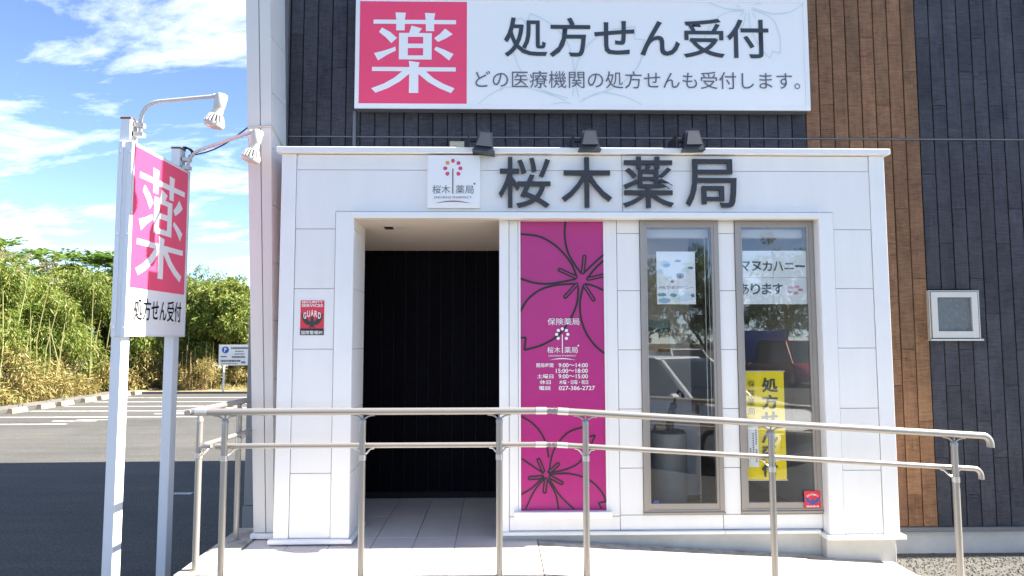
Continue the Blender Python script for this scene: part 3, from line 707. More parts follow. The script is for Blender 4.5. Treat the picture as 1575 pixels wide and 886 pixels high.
# security sticker on the left pillar
def poly_fn(x0, x1, z0, z1): return lambda pts: [(x0+a*(x1-x0), z0+b*(z1-z0)) for a, b in pts]
def sticker(name, rc, Y, label, wing, full=True):
    E_ = empty(name, ((rc[0]+rc[1])/2, Y, rc[2]), label, 'sticker')
    fr = FR(Y); P = poly_fn(*rc)
    flat('sheet', [P([(0, 0), (1, 0), (1, 1), (0, 1)])], fr, .0015, RED, E_, .001)
    w, h = rc[1]-rc[0], rc[3]-rc[2]
    def T(s, a0, a1, b0, b1, m=SIGNW, bold=.02): text('lettering', s, (rc[0]+a0*w, rc[0]+a1*w, rc[2]+b0*h, rc[2]+b1*h), fr, .0035, m, E_, bold=bold)
    y = 0.0 if full else -.02
    flat('eagle', [P(p) for p in ([(.04, .64), (.10, .60), (.22, .56), (.38, .40), (.40, .30), (.28, .29), (.14, .38), (.07, .50)], [(.96, .64), (.90, .60), (.78, .56), (.62, .40), (.60, .30), (.72, .29), (.86, .38), (.93, .50)], [(.40, .42), (.60, .42), (.62, .30), (.55, .22), (.45, .22), (.38, .30)], [(.45, .41), (.56, .41), (.56, .53), (.50, .55), (.42, .50)], [(.34, .22), (.44, .25), (.42, .21)], [(.66, .22), (.56, .25), (.58, .21)])], fr, .0026, wing, E_, .0006)
    if full:
        flat('lower_band', [P([(0, 0), (1, 0), (1, .19), (0, .19)])], fr, .0024, INKB, E_, .0006)
        T('SECURITY', .05, .95, .915, .985); T('SERVICES', .05, .95, .81, .89)
        for i, c in enumerate('GUARD'):
            dx = (i-2)*.155; zz_ = .62-abs(i-2)**1.6*.025
            T(c, .5+dx-.06, .5+dx+.06, zz_-.075, zz_+.11)
        T('国際警備㈱', .05, .95, .02, .13, bold=.01)
    else:
        for i, c in enumerate('SECURITY'):
            dx = (i-3.5)*.095; zz_ = .80-abs(i-3.5)**1.5*.018
            T(c, .5+dx-.038, .5+dx+.038, zz_-.045, zz_+.06)
        T('国際警備', .12, .88, .05, .16, bold=.01)
    return E_
sticker('security_sticker', rect(462, 462, 498.5, 515.5, YB-.001), YB-.001, 'red and black security sticker with eagle on the left white pillar', EAGLE)
sticker('security_sticker', rect(1235, 754, 1260, 780.5, YW+.01), YW-.0125, 'small red security sticker with blue eagle at the foot of the right window', BLUE, False)

# magenta window film with blossom outlines and opening hours
YF = YW+.005
ff = FR(YF)
WF = empty('window_film', ((gp[0]+gp[1])/2, YF, gp[2]), 'magenta window film with black blossom outlines and white opening hours', 'window film')
box('film', gp[0]+.0045, gp[1]-.0045, YF, YF+.003, gp[2]-.001, gp[3]-.003, MAGE, WF, 0)
def f1(p): q = at(760+p[0]/3.69, 320+p[1]/3.69, YF); return (q.x, q.z)
def f2(p): q = at(760+p[0]/3.055, 540+p[1]/3.055, YF); return (q.x, q.z)
C1 = [[(148, 148), (250, 160), (330, 200), (392, 255), (440, 320), (468, 388)], [(405, 75), (400, 150), (415, 240), (450, 310), (495, 372)], [(620, 265), (560, 320), (508, 370)], [(620, 298), (572, 345), (530, 397)], [(148, 400), (230, 425), (310, 430), (390, 418), (465, 402)], [(148, 590), (190, 520), (260, 465), (350, 438), (456, 430)],
      [(478, 445), (470, 540), (432, 630), (368, 718), (275, 776), (172, 806)], [(172, 806), (180, 735)], [(180, 735), (148, 737)], [(505, 445), (488, 530), (492, 620), (520, 705), (568, 775), (625, 825)], [(515, 430), (560, 440), (620, 466)]]
C2 = [[(125, 305), (178, 338), (218, 382), (245, 440), (256, 500)], [(415, 358), (352, 380), (306, 425), (275, 480), (258, 566)], [(125, 503), (180, 540), (234, 576)], [(258, 572), (330, 558), (395, 528), (440, 470), (475, 395)], [(475, 395), (448, 402)], [(258, 580), (350, 576), (440, 602), (500, 655), (526, 706)], [(526, 706), (490, 714)], [(490, 714), (505, 740)], [(230, 590), (180, 642), (125, 675)], [(236, 598), (190, 655), (148, 742)], [(248, 600), (288, 670), (303, 742)], [(258, 598), (310, 680), (375, 742)]]
for fn_, CC, w_l in ((f1, C1, .0155), (f2, C2, .0125)):
    for c_ in CC: flat('blossom_outline', curvep(fn_, [c_], w_l), ff, .003, INKB, WF, .0005)
def capsule(a, b, fn, r=.011):
    p, q = Vector(fn(a)), Vector(fn(b)); d = (q-p).normalized(); n_ = Vector((-d.y, d.x))
    ring = []
    for c, s0 in ((q, -90), (p, 90)):
        for i in range(7):
            t = R_(s0+i*30); ring.append(tuple(c+d*math.cos(t)*r+n_*math.sin(t)*r))
    ring.append(ring[0]); return ribbon(ring, .0115)
for fn_, LL in ((f1, (((513, 276), (503, 366)), ((372, 351), (462, 392)), ((618, 383), (534, 402)), ((404, 504), (468, 434)), ((564, 520), (513, 442)))), (f2, (((209, 512), (230, 562)), ((300, 532), (260, 568)), ((168, 597), (226, 592)), ((316, 620), (265, 592)), ((237, 660), (243, 604))))):
    for a, b in LL: flat('stamen_outline', capsule(a, b, fn_), ff, .0032, INKB, WF, .0005)
def T2(s, u0, v0, u1, v1, bold=.0): text('lettering', s, rect(u0, v0, u1, v1, YF), ff, .0042, SIGNW, WF, bold=bold)
T2('保険薬局', 842, 489.5, 891, 500)
emblem(lambda x, y: tuple(np.array((lambda q: (q.x, q.z))(at(864.8+(x-432)*.0797, 503.5+(y-136)*.0797, YF)))), .0797*YF/1050*1.05, ff, WF, (SIGNW,)*5, .0042)
for v0, v1, a, b in ((558.5, 565, (825, '開局時間', 851), (859, '9:00～14:00', 904)), (567, 573.5, None, (855, '15:00～18:00', 904)), (575.5, 582, (826, '土曜日', 851), (859, '9:00～15:00', 904)), (584.5, 591, (830, '休日', 847), (860, '木曜・日曜・祝日', 904.5)), (593.5, 600, (829, '電話', 847), (859.5, '027-386-2727', 915))):
    if a: T2(a[1], a[0], v0, a[2], v1, .012)
    T2(b[1], b[0], v0, b[2], v1, .012)

# papers, banner and things seen in the two clear windows
YPp = YW+.0065
fpp = FR(YPp)
pr = rect(1010, 387, 1069.5, 468, YPp)
PO = empty('poster', ((pr[0]+pr[1])/2, YPp, pr[2]), 'white and pale blue product poster taped inside the left tall window', 'poster')
box('sheet', pr[0], pr[1], YPp, YPp+.001, pr[2], pr[3], PAPER, PO, 0)
PB = [mat('print_a', (.25, .42, .55), .6), mat('print_b', (.55, .68, .78), .6), mat('print_c', (.12, .2, .26), .6), mat('print_d', (.5, .16, .14), .6), mat('print_e', (.1, .32, .34), .6), mat('print_f', (.58, .72, .66), .6)]
P = poly_fn(*pr)
rnd = random.Random(4)
for k, (a, b, rr, mi, sq) in enumerate(((.24, .76, .13, 1, .75), (.26, .74, .10, 0, .5), (.55, .82, .09, 0, .4), (.88, .69, .08, 2, .45), (.75, .64, .12, 5, .5), (.6, .54, .11, 0, .8), (.6, .53, .045, 3, 1), (.40, .43, .05, 3, .7), (.30, .5, .09, 5, .5), (.08, .62, .08, 1, .8), (.12, .18, .13, 4, .35), (.42, .17, .10, 4, .5), (.2, .07, .16, 0, .4), (.75, .12, .18, 1, .5), (.5, .08, .10, 5, .6), (.92, .16, .05, 2, 1.0))):
    pts = [(a+rr*math.cos(t)*rnd.uniform(.8, 1.1), b+rr*sq*math.sin(t)*rnd.uniform(.8, 1.1)*.72) for t in [i*math.pi/5 for i in range(10)]]
    flat('print', [P([(min(max(x, .01), .99), min(max(y, .01), .99)) for x, y in pts])], fpp, .0012+.0002*k, PB[mi], PO, .0001)
w_, h_ = pr[1]-pr[0], pr[3]-pr[2]
text('lettering', 'MISマヌカハニー', (pr[0]+.06*w_, pr[0]+.94*w_, pr[2]+.285*h_, pr[2]+.345*h_), fpp, .006, INKG, PO, bold=-.01)
# four sheets with hand lettering
xs_ = [1136, 1189, 1241.5]; vs_ = [385.5, 427, 468]
nm = (('upper left', 'upper right'), ('lower left', 'lower right'))
SH = mat('notice_paper', (.84, .86, .85), .6)  # plain off-white paper of the notice sheets
sh = [[None]*2 for _ in range(2)]
for j in range(2):
    for i in range(2):
        rc = rect(xs_[i]+.2, vs_[j]+.2, xs_[i+1]-.2, vs_[j+1]-.2, YPp)
        sh[j][i] = box('notice_sheet', rc[0], rc[1], YPp, YPp+.001, rc[2], rc[3], SH, None, 0)
        tag(sh[j][i], f'white paper sheet, {nm[j][i]} of the four taped in the right tall window', 'notice', 'notice sheets in the right tall window')
def lets(s, u0, u1, v0, v1, j):
    n = len(s); st_ = (u1-u0)/n
    for k, c in enumerate(s):
        uc = u0+st_*(k+.5); i = 0 if uc < xs_[1] else 1
        hh = {'ー': .42, '二': .8, 'ニ': .62}.get(c, 1.0)
        vm_ = (v0+v1)/2; hv = (v1-v0)/2*(hh if c != 'ー' else .22)
        o = text('lettering', c, rect(uc-st_*.44, vm_-hv, uc+st_*.44, vm_+hv, YPp), fpp, .0012, INKD, None, bold=.02)
        o.parent = sh[j][i]; o.matrix_parent_inverse = Matrix.Translation(-sh[j][i].location)
lets('マヌカハニー', 1138, 1239, 402, 417, 0); lets('あります', 1136, 1205, 436, 453, 1)
PKF = mat('print_rose', (.60, .33, .36), .6)
fl3 = [disc(*(lambda q: (q.x, q.z))(at(1222+9*math.cos(t), 446+5*math.sin(t), YPp)), .022, 10, .012) for t in (0, 1.3, 2.6, 3.9, 5.1)]
for k_i, p_ in enumerate(fl3):
    o = flat('print', [p_], fpp, .0012+.0002*k_i, PKF, None, .0001); o.parent = sh[1][1]; o.matrix_parent_inverse = Matrix.Translation(-sh[1][1].location)
# yellow banner with rods
YBn = YW+.045
bn = rect(1142.5, 571, 1208, 738.5, YBn); fbn = FR(YBn)
BN = empty('hanging_banner', ((bn[0]+bn[1])/2, YBn, bn[2]), 'yellow vertical banner with black lettering hanging inside the right tall window', 'banner')
bv, bf_ = [], []
for i in range(9):
    for j in range(13):
        bv.append((bn[0]+(bn[1]-bn[0])*i/8, YBn+.004*math.sin(i*.9)*(.4+j/13), bn[2]+(bn[3]-bn[2])*j/12))
for i in range(8):
    for j in range(12): a_ = i*13+j; bf_.append((a_, a_+13, a_+14, a_+1))
link('cloth', mesh('cloth', bv, bf_, True), YELL, BN)
for z in (bn[2], bn[3]): tube('rod', [(bn[0]-.008, YBn+.004, z), (bn[1]+.008, YBn+.004, z)], .006, PLAST, BN, 8)
for i, c in enumerate('保険薬局'):
    text('lettering', c, rect(1150, 585+i*14.2, 1160.5, 585+11+i*14.2, YBn), fbn, .007, INKB, BN)
for i, c in enumerate('処方せん受付'):
    text('lettering', c, rect(1171, 581+i*26, 1196, 581+22.5+i*26, YBn), fbn, .007, INKD, BN, bold=.03)
nr = rect(1150, 655, 1166, 718, YBn)
NP = empty('paper_note', ((nr[0]+nr[1])/2, YBn-.01, nr[2]), 'narrow white paper note pinned over the yellow banner', 'note')
box('sheet', nr[0], nr[1], YBn-.0105, YBn-.0095, nr[2], nr[3], PAPER, NP, 0)
Pn = poly_fn(*nr)
for i, (cx_, a, b) in enumerate(((.78, .55, .97), (.78, .12, .45), (.50, .3, .85), (.22, .2, .5))):
    flat('print_line', [Pn([(cx_-.07, a+q*.055), (cx_+.07, a+q*.055), (cx_+.07, a+q*.055+.035), (cx_-.07, a+q*.055+.035)]) for q in range(int((b-a)/.055))], FR(YBn-.0106), .0006, INKG, NP, .0003)
for k, (u, v, nm_) in enumerate(((1009, 772, 'left'), (1158, 773, 'right'))):
    rc = rect(u-6, v-3.2, u+6, v+3.2, YW+.02); P = poly_fn(*rc)
    o = flat('glass_sticker', [P([(0, .2), (.25, 1), (.5, .8), (.75, 1), (1, .2), (.7, 0), (.3, 0)])], FR(YW+.0065), .0005, BLUE, None, .0006)
    tag(o, f'tiny blue maker sticker in the lower corner of the {nm_} tall window', 'sticker', 'glass maker stickers')
# framed picture on the room wall
ar = rect(978, 484, 1037, 549, 6.88)
AR = empty('framed_picture', ((ar[0]+ar[1])/2, 6.88, ar[2]), 'white framed landscape picture on the room wall seen through the left tall window', 'picture')
f = MB(); t_ = .05
f.box(ar[0], ar[0]+t_, 6.86, 6.898, ar[2], ar[3]); f.box(ar[1]-t_, ar[1], 6.86, 6.898, ar[2], ar[3]); f.box(ar[0]+t_, ar[1]-t_, 6.861, 6.897, ar[2], ar[2]+t_); f.box(ar[0]+t_, ar[1]-t_, 6.861, 6.897, ar[3]-t_, ar[3])
f.build('frame', SIGNW, AR)
box('mount', ar[0]+t_, ar[1]-t_, 6.875, 6.896, ar[2]+t_, ar[3]-t_, PAPER, AR, 0)
P = poly_fn(ar[0]+t_, ar[1]-t_, ar[2]+t_, ar[3]-t_); fa = FR(6.874)
for k, (b0, b1, c) in enumerate(((.0, .3, (.7, .45, .15)), (.3, .42, (.55, .25, .1)), (.42, .6, (.75, .6, .25)), (.6, .75, (.15, .32, .4)), (.75, 1, (.45, .65, .75)))):
    flat('paint_band', [P([(0, b0), (.35, b0+.05), (.7, b0-.03 if b0 else 0), (1, b0), (1, b1), (.6, b1-.04), (.3, b1+.03 if b1 < 1 else 1), (0, b1)])], fa, .001+.0003*k, mat(f'paint_{k}', c, .6), AR, .0002)
# bin with sanitiser stand
bx_, by_ = at(1028, 700, 5.85).x, 5.85
BI = empty('litter_bin', (bx_, by_, 0), 'grey cylindrical bin standing inside the left tall window', 'bin')
q = MB(); q.tube([(bx_, by_, .001), (bx_, by_, .02), (bx_, by_, .70), (bx_, by_, .715)], [.145, .15, .155, .148], 28); q.build('barrel', mat('bin_grey', (.40, .39, .36), .5, var=.05), BI, True)
q = MB(); q.tube([(bx_, by_, .7155), (bx_, by_, .735)], [.15, .13], 28); q.build('lid', BLACKM, BI, True)
PMP = empty('pump_dispenser', (bx_+.02, by_, .736), 'black pump bottle standing on the grey bin', 'dispenser')
q = MB(); q.tube([(bx_+.01, by_, .7355), (bx_+.03, by_, .86), (bx_+.055, by_, .96)], [.035, .032, .028], 14); q.build('bottle', BLACKM, PMP, True)
tube('nozzle', [(bx_+.055, by_, .955), (bx_+.07, by_, 1.02), (bx_+.10, by_, 1.06), (bx_+.13, by_, 1.05), (bx_+.135, by_, 1.0)], .012, BLACKM, PMP, 8)
box('paper_box', bx_-.11, bx_-.03, by_-.05, by_+.05, .7355, .775, mat('tan_card', (.5, .36, .15), .6), PMP, .003)
WB = empty('white_cabinet', (1.52, 6.6, 0), 'low white cabinet behind the left tall window', 'cabinet')
box('carcass', 1.30, 1.90, 6.45, 6.85, .05, .80, SIGNW, WB, .006); box('plinth', 1.32, 1.88, 6.47, 6.83, .001, .049, GTRIM, WB, 0)
cd_ = empty('blind_cord', (w1[1]-.075, YW+.07, .5), 'looped white blind cord hanging at the right side of the left tall window', 'cord')
xq = w1[1]-.085
tube('cord', [(xq, YW+.075, 2.3), (xq, YW+.075, .95), (xq+.002, YW+.075, .9), (xq+.018, YW+.075, .88), (xq+.03, YW+.075, .9), (xq+.032, YW+.075, 2.3)], .004, PLAST, cd_, 6)
bl = box('roller_blind', w1[0]+.05, w1[1]-.05, YW+.06, YW+.095, 2.30, 2.38, PLAST, None, .01); tag(bl, 'rolled white blind at the head of the left tall window', 'blind', 'rolled blinds')
bl = box('roller_blind', w2[0]+.05, w2[1]-.05, YW+.06, YW+.095, 2.30, 2.38, PLAST, None, .01); tag(bl, 'rolled white blind at the head of the right tall window', 'blind', 'rolled blinds')

# floodlights on the porch roof
for k, (u, v, tilt, nm_) in enumerate(((745.5, 216, 6, 'left one of three, tilted, above the logo plaque'), (907.5, 213.5, 0, 'middle one of three, above the second raised character'), (1067.5, 213.5, -1, 'right one of three, above the fourth raised character'))):
    yf = YB-.12; c = at(u, v, yf); s_ = yf/1050*1.0
    E_ = empty('floodlight', (c.x, yf+.22, zc1), f'dark blue-grey floodlight on the porch roof, {nm_}', 'floodlight', 'floodlights on the porch roof')
    def q3(du, dv, dy):                        # pixel offsets at that depth, rotated by tilt
        t = R_(-tilt); x, z = du*s_*1.01, -dv*s_*1.01
        return (c.x+x*math.cos(t)-z*math.sin(t), yf+dy, c.z+x*math.sin(t)+z*math.cos(t))
    b = MB(); b.hexa([q3(-16, 17.5, .0), q3(16, 17.5, .0), q3(15, 15, .15), q3(-15, 15, .15), q3(-10.5, -15.5, .03), q3(10.5, -15.5, .03), q3(11, -14, .13), q3(-11, -14, .13)]); b.build('housing', NAVY, E_)
    b = MB(); b.hexa([q3(-12.5, 9.5, -.016), q3(12.5, 9.5, -.016), q3(12.5, 9.5, .02), q3(-12.5, 9.5, .02), q3(-7.5, -13, .018), q3(7.5, -13, .018), q3(7.5, -13, .04), q3(-7.5, -13, .04)]); b.build('rear_cover', NAVY, E_)
    b = MB(); b.hexa([q3(-17.5, 17.6, -.01), q3(17.5, 17.6, -.01), q3(17.5, 17.6, .17), q3(-17.5, 17.6, .17), q3(-17, 14.8, -.008), q3(17, 14.8, -.008), q3(17, 14.8, .16), q3(-17, 14.8, .16)]); b.build('rim', NAVY, E_)
    b = MB(); b.hexa([q3(-4, -15.6, .04), q3(5, -15.6, .04), q3(5, -15.6, .09), q3(-4, -15.6, .09), q3(-4.5, -19, .04), q3(5, -19, .04), q3(5, -19, .09), q3(-4.5, -19, .09)]); b.build('hinge', NAVY, E_)
    zb = zc1+.001; xa = c.x-.115
    b = MB(); b.box(xa-.012, xa, yf+.04, yf+.30, zb, zb+.095); b.box(xa, c.x-.05, yf+.07, yf+.11, zb+.045, zb+.07); b.box(xa-.012, c.x+.03, yf+.14, yf+.30, zb, zb+.008); b.build('bracket', INKB, E_)
c = at(703, 226, YS-.03)
JB = empty('junction_box', (c.x, YS-.03, c.z-.06), 'small beige junction box on the dark siding above the logo plaque', 'junction box')
box('case', c.x-.062, c.x+.062, YS-.05, YS-.012, c.z-.10, c.z+.045, mat('beige_plastic', (.50, .43, .30), .5), JB, .004)
flat('screw_cap', [disc(c.x-.015, c.z-.005, .014)], FR(YS-.05), .003, mat('beige_plastic_cap', (.42, .36, .25), .5), JB, .003)

# ------------------------------------------------------------------ handrail
YR = 4.45; XC = -1.965
HR = empty('handrail', (0, YR, 0), 'champagne two-rail metal handrail along the landing and down the ramp', 'handrail')
ZT, ZL = 1.043, .820; XBEND = .35
def zt_(x): return ZT if x < XBEND else ZT-(x-XBEND)*SL
def zl_(x): return ZL if x < XBEND else ZL-(x-XBEND)*SL
YL = YR+.055
XE = at(1510, 671, YR).x
tube('upper_rail', [(XC+.03, YR, ZT), (.255, YR, ZT)], .0225, RAILM, HR, 16)
end = [(XE+.055*math.sin(t), YR, zt_(XE)-.055+.055*math.cos(t)) for t in [i*math.pi/2/7 for i in range(8)]]
tube('upper_rail', [(.445, YR, zt_(.445))]+end+[(XE+.055, YR, zt_(XE)-.075)], .0225, RAILM, HR, 16)
tube('upper_rail', [(XC, YR+.03, ZT), (XC, 5.47, ZT-.012)], .0215, RAILM, HR, 16)
XE2 = at(1497, 718, YL).x
tube('lower_rail', [(-1.82, YL, ZL), (.25, YL, ZL)], .0170, RAILM, HR, 14)
end = [(XE2+.05*math.sin(t), YL, zl_(XE2)-.05+.05*math.cos(t)) for t in [i*math.pi/2/7 for i in range(8)]]
tube('lower_rail', [(.45, YL, zl_(.45))]+end+[(XE2+.05, YL, zl_(XE2)-.07)], .0170, RAILM, HR, 14)
XL2 = XC+.05
tube('lower_rail', [(XL2+.07, YL, ZL)]+[(XL2+.07-.07*math.sin(t), YL+.07-.07*math.cos(t), ZL) for t in [i*math.pi/2/6 for i in range(1, 7)]]+[(XL2, 5.56, ZL-.02)], .0165, RAILM, HR, 14)
# hinge joints where the rails break, and the corner joint
for z, r, y in ((ZT, .0245, YR), (ZL, .019, YL)):
    b = MB(); b.tube([(.245, y, z), (.315, y, z)], r, 14); b.build('joint_sleeve', RAILC, HR, True)
    b = MB(); b.tube([(.385, y, z-.002), (.455, y, z-.0065)], r, 14); b.build('joint_sleeve', RAILC, HR, True)
    b = MB(); b.tube([(.31, y, z), (.39, y, z-.002)], r*.82, 14); b.tube([(.335, y-r*1.05, z), (.335, y+r*1.05, z)], r*.7, 12); b.tube([(.365, y-r*1.05, z), (.365, y+r*1.05, z)], r*.7, 12); b.build('joint_knuckle', RAILM, HR, True)
b = MB(); b.tube([(XC+.035, YR, ZT), (XC+.11, YR, ZT)], .025, 14); b.build('corner_joint', RAILC, HR, True)
b = MB(); b.tube([(XC-.03, YR, ZT), (XC+.04, YR, ZT)], [.018, .023], 14); b.tube([(XC, YR-.03, ZT), (XC, YR+.04, ZT)], [.016, .022], 14); b.build('corner_joint', RAILM, HR, True)
def post(x, y, base, ztop, zlow, along, lowside):
    """post with forked head; along = unit vector of the rail, lowside = offset towards the lower rail"""
    a = Vector(along); P0 = Vector((x, y, 0))
    pst = MB(); pst.tube([(x, y, base), (x, y, ztop-.075)], .0205, 16); o = pst.build('post', RAILM, HR, True)
    b = MB(); b.tube([(x, y, ztop-.077), (x, y, ztop-.055), (x, y, ztop-.045)], [.0225, .0225, .014], 14)
    b.tube([(x, y, ztop-.06), (x, y, ztop-.02)], .006, 8)
    for s in (-1, 1):
        b.tube([P0+a*s*.004+Vector((0, 0, ztop-.052)), P0+a*s*.016+Vector((0, 0, ztop-.043)), P0+a*s*.034+Vector((0, 0, ztop-.03)), P0+a*s*.056+Vector((0, 0, ztop-.024)), P0+a*s*.075+Vector((0, 0, ztop-.0235))], .0055, 8)
    b.build('forked_head', RAILM, HR, True)
    b = MB(); b.tube([(x, y, zlow-.085), (x, y, zlow-.05)], .0235, 16); 
    ls = Vector(lowside)
    for s in (-1, 1):
        b.tube([P0+ls*.4+Vector((0, 0, zlow-.065)), P0+ls*.8+a*s*.02+Vector((0, 0, zlow-.045)), P0+ls+a*s*.04+Vector((0, 0, zlow-.022)), P0+ls+a*s*.065+Vector((0, 0, zlow-.017))], .0055, 8)
    b.build('collar_bracket', RAILC, HR, True)
    b = MB(); b.tube([(x, y, base), (x, y, base+.006)], .034, 18); b.build('foot_plate', RAILM, HR, True)
for u in (345, 557.5, 768, 901, 1186.5, 1468):
    x = at(u, 690, YR).x
    base = 0.0 if x < TX1 else rz(x)
    post(x, YR, base, zt_(x), zl_(x), (1, 0, 0 if x < XBEND else -SL), (0, .055, 0))
for y in (4.60, 5.29): post(XC, y, .012, ZT-.003, ZL-.005, (0, 1, 0), (.05, 0, 0))

# ------------------------------------------------------------------ pole sign on the left
XS = -2.60
yn0, yn1, yf1 = 4.66, 4.85, 5.735
PS = empty('pole_sign', (XS-.05, 5.2, GZ), 'tall white two-post pole sign with pink panel beside the landing', 'sign')
zs0, zs1 = 1.53, 2.92
def fpost(y, d):
    o = box('post', XS-.108, XS-.034, y, y+d, GZ, 3.10, POSTW, PS, .004)
    r_ = box('rusty_cap', XS-.109, XS-.033, y-.001, y+d+.001, 3.085, 3.103, RUST, PS, .002); r_['label'] = 'rust stained post top'
fpost(4.850, .105); fpost(5.615, .10)
box('sign_box', XS-.100, XS-.004, 4.838, yf1, zs0, zs1, POSTW, PS, .004)
for x in (XS-.102, XS-.034): box('edge_angle', x, x+.032, 4.828, 4.8375, zs0-.004, zs1, POSTW, PS, .002)
for z in (zs0+.06, zs0+.72, zs1-.08):
    for x in (XS-.086, XS-.018):
        b = MB(); b.tube([(x, 4.828, z), (x, 4.822, z)], .008, 6); b.build('bolt', RAILC, PS)
fx_ = (Vector((XS-.004, 0, 0)), Vector((0, 1, 0)), Vector((0, 0, 1)), Vector((1, 0, 0)))
f = MB(); f.box(XS-.0035, XS-.0015, 4.84, 4.852, zs0, zs1); f.box(XS-.0035, XS+.003, yf1-.012, yf1, zs0, zs1); f.box(XS-.0035, XS-.0015, 4.852, yf1-.012, zs0, zs0+.014); f.box(XS-.0035, XS-.0015, 4.852, yf1-.012, zs1-.014, zs1); f.build('edge_frame', POSTW, PS)
flat('face', [[(4.852, zs0+.014), (yf1-.012, zs0+.014), (yf1-.012, zs1-.014), (4.852, zs1-.014)]], fx_, .0012, SIGNW, PS, .001)
py0 = at_x(208.5, 230, XS).y; py1 = at_x(289, 290, XS).y
pz1 = at_x(250, 246, XS).z; pz0 = at_x(245, 448, XS).z
flat('pink_panel', [[(py0, pz0), (py1, pz0), (py1, pz1), (py0, pz1)]], fx_, .0025, PINK, PS, .001)
flat('character', [[(py0+(a*1.10-.05)*(py1-py0), pz0+(b*1.04-.02)*(pz1-pz0)) for a, b in p] for p in KUSURI], fx_, .0042, SIGNW, PS, .001)
ta, tb = at_x(206, 475, XS).y, at_x(278.5, 483, XS).y
tz0, tz1 = at_x(240, 494, XS).z, at_x(240, 460.5, XS).z
text('lettering', '処方せん受付', (ta, tb, tz0, tz1), fx_, .0050, mat('ink_matt', (.012, .013, .016), .9, spec=.05), PS, bold=.006)
# arm lamps over the sign
def lamp(yb, zb, uv_end, ye, nm_):
    xb_ = XS-.01
    E_ = empty('sign_lamp', (xb_, yb, zb), nm_, 'lamp', 'arm lamps over the pole sign')
    e = at(*uv_end, ye); sk = (ye-yb)/(e.x-(xb_+.02))
    zt2 = e.z-.01; xq_ = xb_+.02
    bend = [(xq_, yb, zb-.08), (xq_, yb, zb+.03)]+[(xq_+.14-.14*math.cos(t), yb+sk*(.14-.14*math.cos(t)), zt2-.16+.14*math.sin(t)) for t in [i*R_(84)/9 for i in range(10)]]+[(e.x, ye, e.z)]
    bend[1] = (xq_, yb, min(zb+.03, zt2-.17))
    tube('arm', bend, .0135, PLAST, E_, 12)
    b = MB(); b.box(xb_-.03, xb_+.045, yb-.028, yb+.028, zb-.10, zb-.07); b.box(xb_-.03, xb_+.045, yb-.028, yb+.028, zb-.03, zb); b.box(xb_-.03, xb_-.015, yb-.028, yb+.028, zb-.12, zb+.02); b.build('clamp', PLAST, E_)
    d = Vector((-.24, .0, -1)).normalized()*1.25; yb = ye
    o = Vector((e.x+.055, yb, e.z+.014))
    b = MB(); b.tube([(e.x-.005, yb, e.z), (e.x+.03, yb, e.z+.004)], .018, 12); b.build('swivel', PLAST, E_, True)
    b = MB(); b.tube([o, o+d*.01, o+d*.075, o+d*.08, o+d*.125], [.036, .042, .043, .039, .041], 20); b.build('socket', PLAST, E_, True)
    b = MB(); b.tube([o+d*.125, o+d*.128], [.042, .046], 20); b.tube([o+d*.172, o+d*.184, o+d*.196], [.068, .072, .065], 24); 
    u = d.cross(Vector((0, 1, 0))).normalized(); w = d.cross(u)
    for k in range(16):
        an = 2*math.pi*k/16; r = u*math.cos(an)+w*math.sin(an); b.tube([o+d*.127+r*.043, o+d*.176+r*.067], .0048, 6)
    b.build('louvre_ring', PLAST, E_, True)
    b = MB(); b.tube([o+d*.125, o+d*.17], [.036, .06], 16); b.build('inner_reflector', mat('lamp_shadow', (.25, .24, .23), .5), E_, True)
    b = MB(); b.tube([o+d*.19, o+d*.202, o+d*.208], [.063, .05, .015], 20); b.build('lens', mat('lamp_lens', (.62, .52, .47), .2), E_, True)
lamp(4.90, 3.07, (330, 148), 4.86, 'white reflector lamp on bent arm at the near post of the pole sign')
lamp(5.66, 3.02, (386, 203.5), 5.17, 'white reflector lamp on bent arm at the far post of the pole sign')
# cables
pA = Vector((XS+.02, 5.66, 3.04)); pB = at(381, 196, 5.325)
cb = [pA]+[pA.lerp(pB, t)+Vector((0, 0, -.05*math.sin(math.pi*t))) for t in (.15, .3, .45, .6, .75, .9)]+[pB]
CB = empty('power_cable', tuple(pA), 'dark cable looping from the far lamp post to the grey wing wall', 'cable')
tube('cable', cb, .006, CABLE, CB, 8)
coil = [(XS-.03+.045*math.cos(t)+.012*math.sin(3.1*t), 5.715+.02*math.sin(2.3*t), 3.07+.055*math.sin(t)) for t in [i*.45 for i in range(46)]]
tube('coil', coil, .007, INKB, CB, 6)
CO = empty('cable_duct', tuple(pB), 'thin white cable duct across the wing wall down to the porch roof', 'cable duct')
pc = Vector((fr_(at(414, 194, 5.325).z)+.006, 5.322, at(414, 194, 5.325).z)); pd = Vector((fr_(3.05)+.012, 5.70, 3.06))
tube('duct', [pB, pc], .0085, PLAST, CO, 8); tube('duct', [pc, pd], .0085, PLAST, CO, 8)
# grey cabinet behind the wing wall
CBN = empty('utility_cabinet', (-2.1, 6.5, GZ), 'narrow grey metal cabinet peeking out behind the wing wall', 'cabinet')
GREYC = mat('cabinet_grey', (.26, .26, .255), .5, var=.06)
xl = at(378.5, 640, 6.3).x
box('body', xl, -1.95, 6.3, 6.9, .02, at(380, 487, 6.3).z, GREYC, CBN, .006); box('base', xl-.008, -1.95, 6.29, 6.91, GZ+.16, .018, GREYC, CBN, .004)
for x in (xl+.05, -2.02): box('foot', x, x+.04, 6.35, 6.85, GZ, GZ+.158, INKB, CBN, 0)

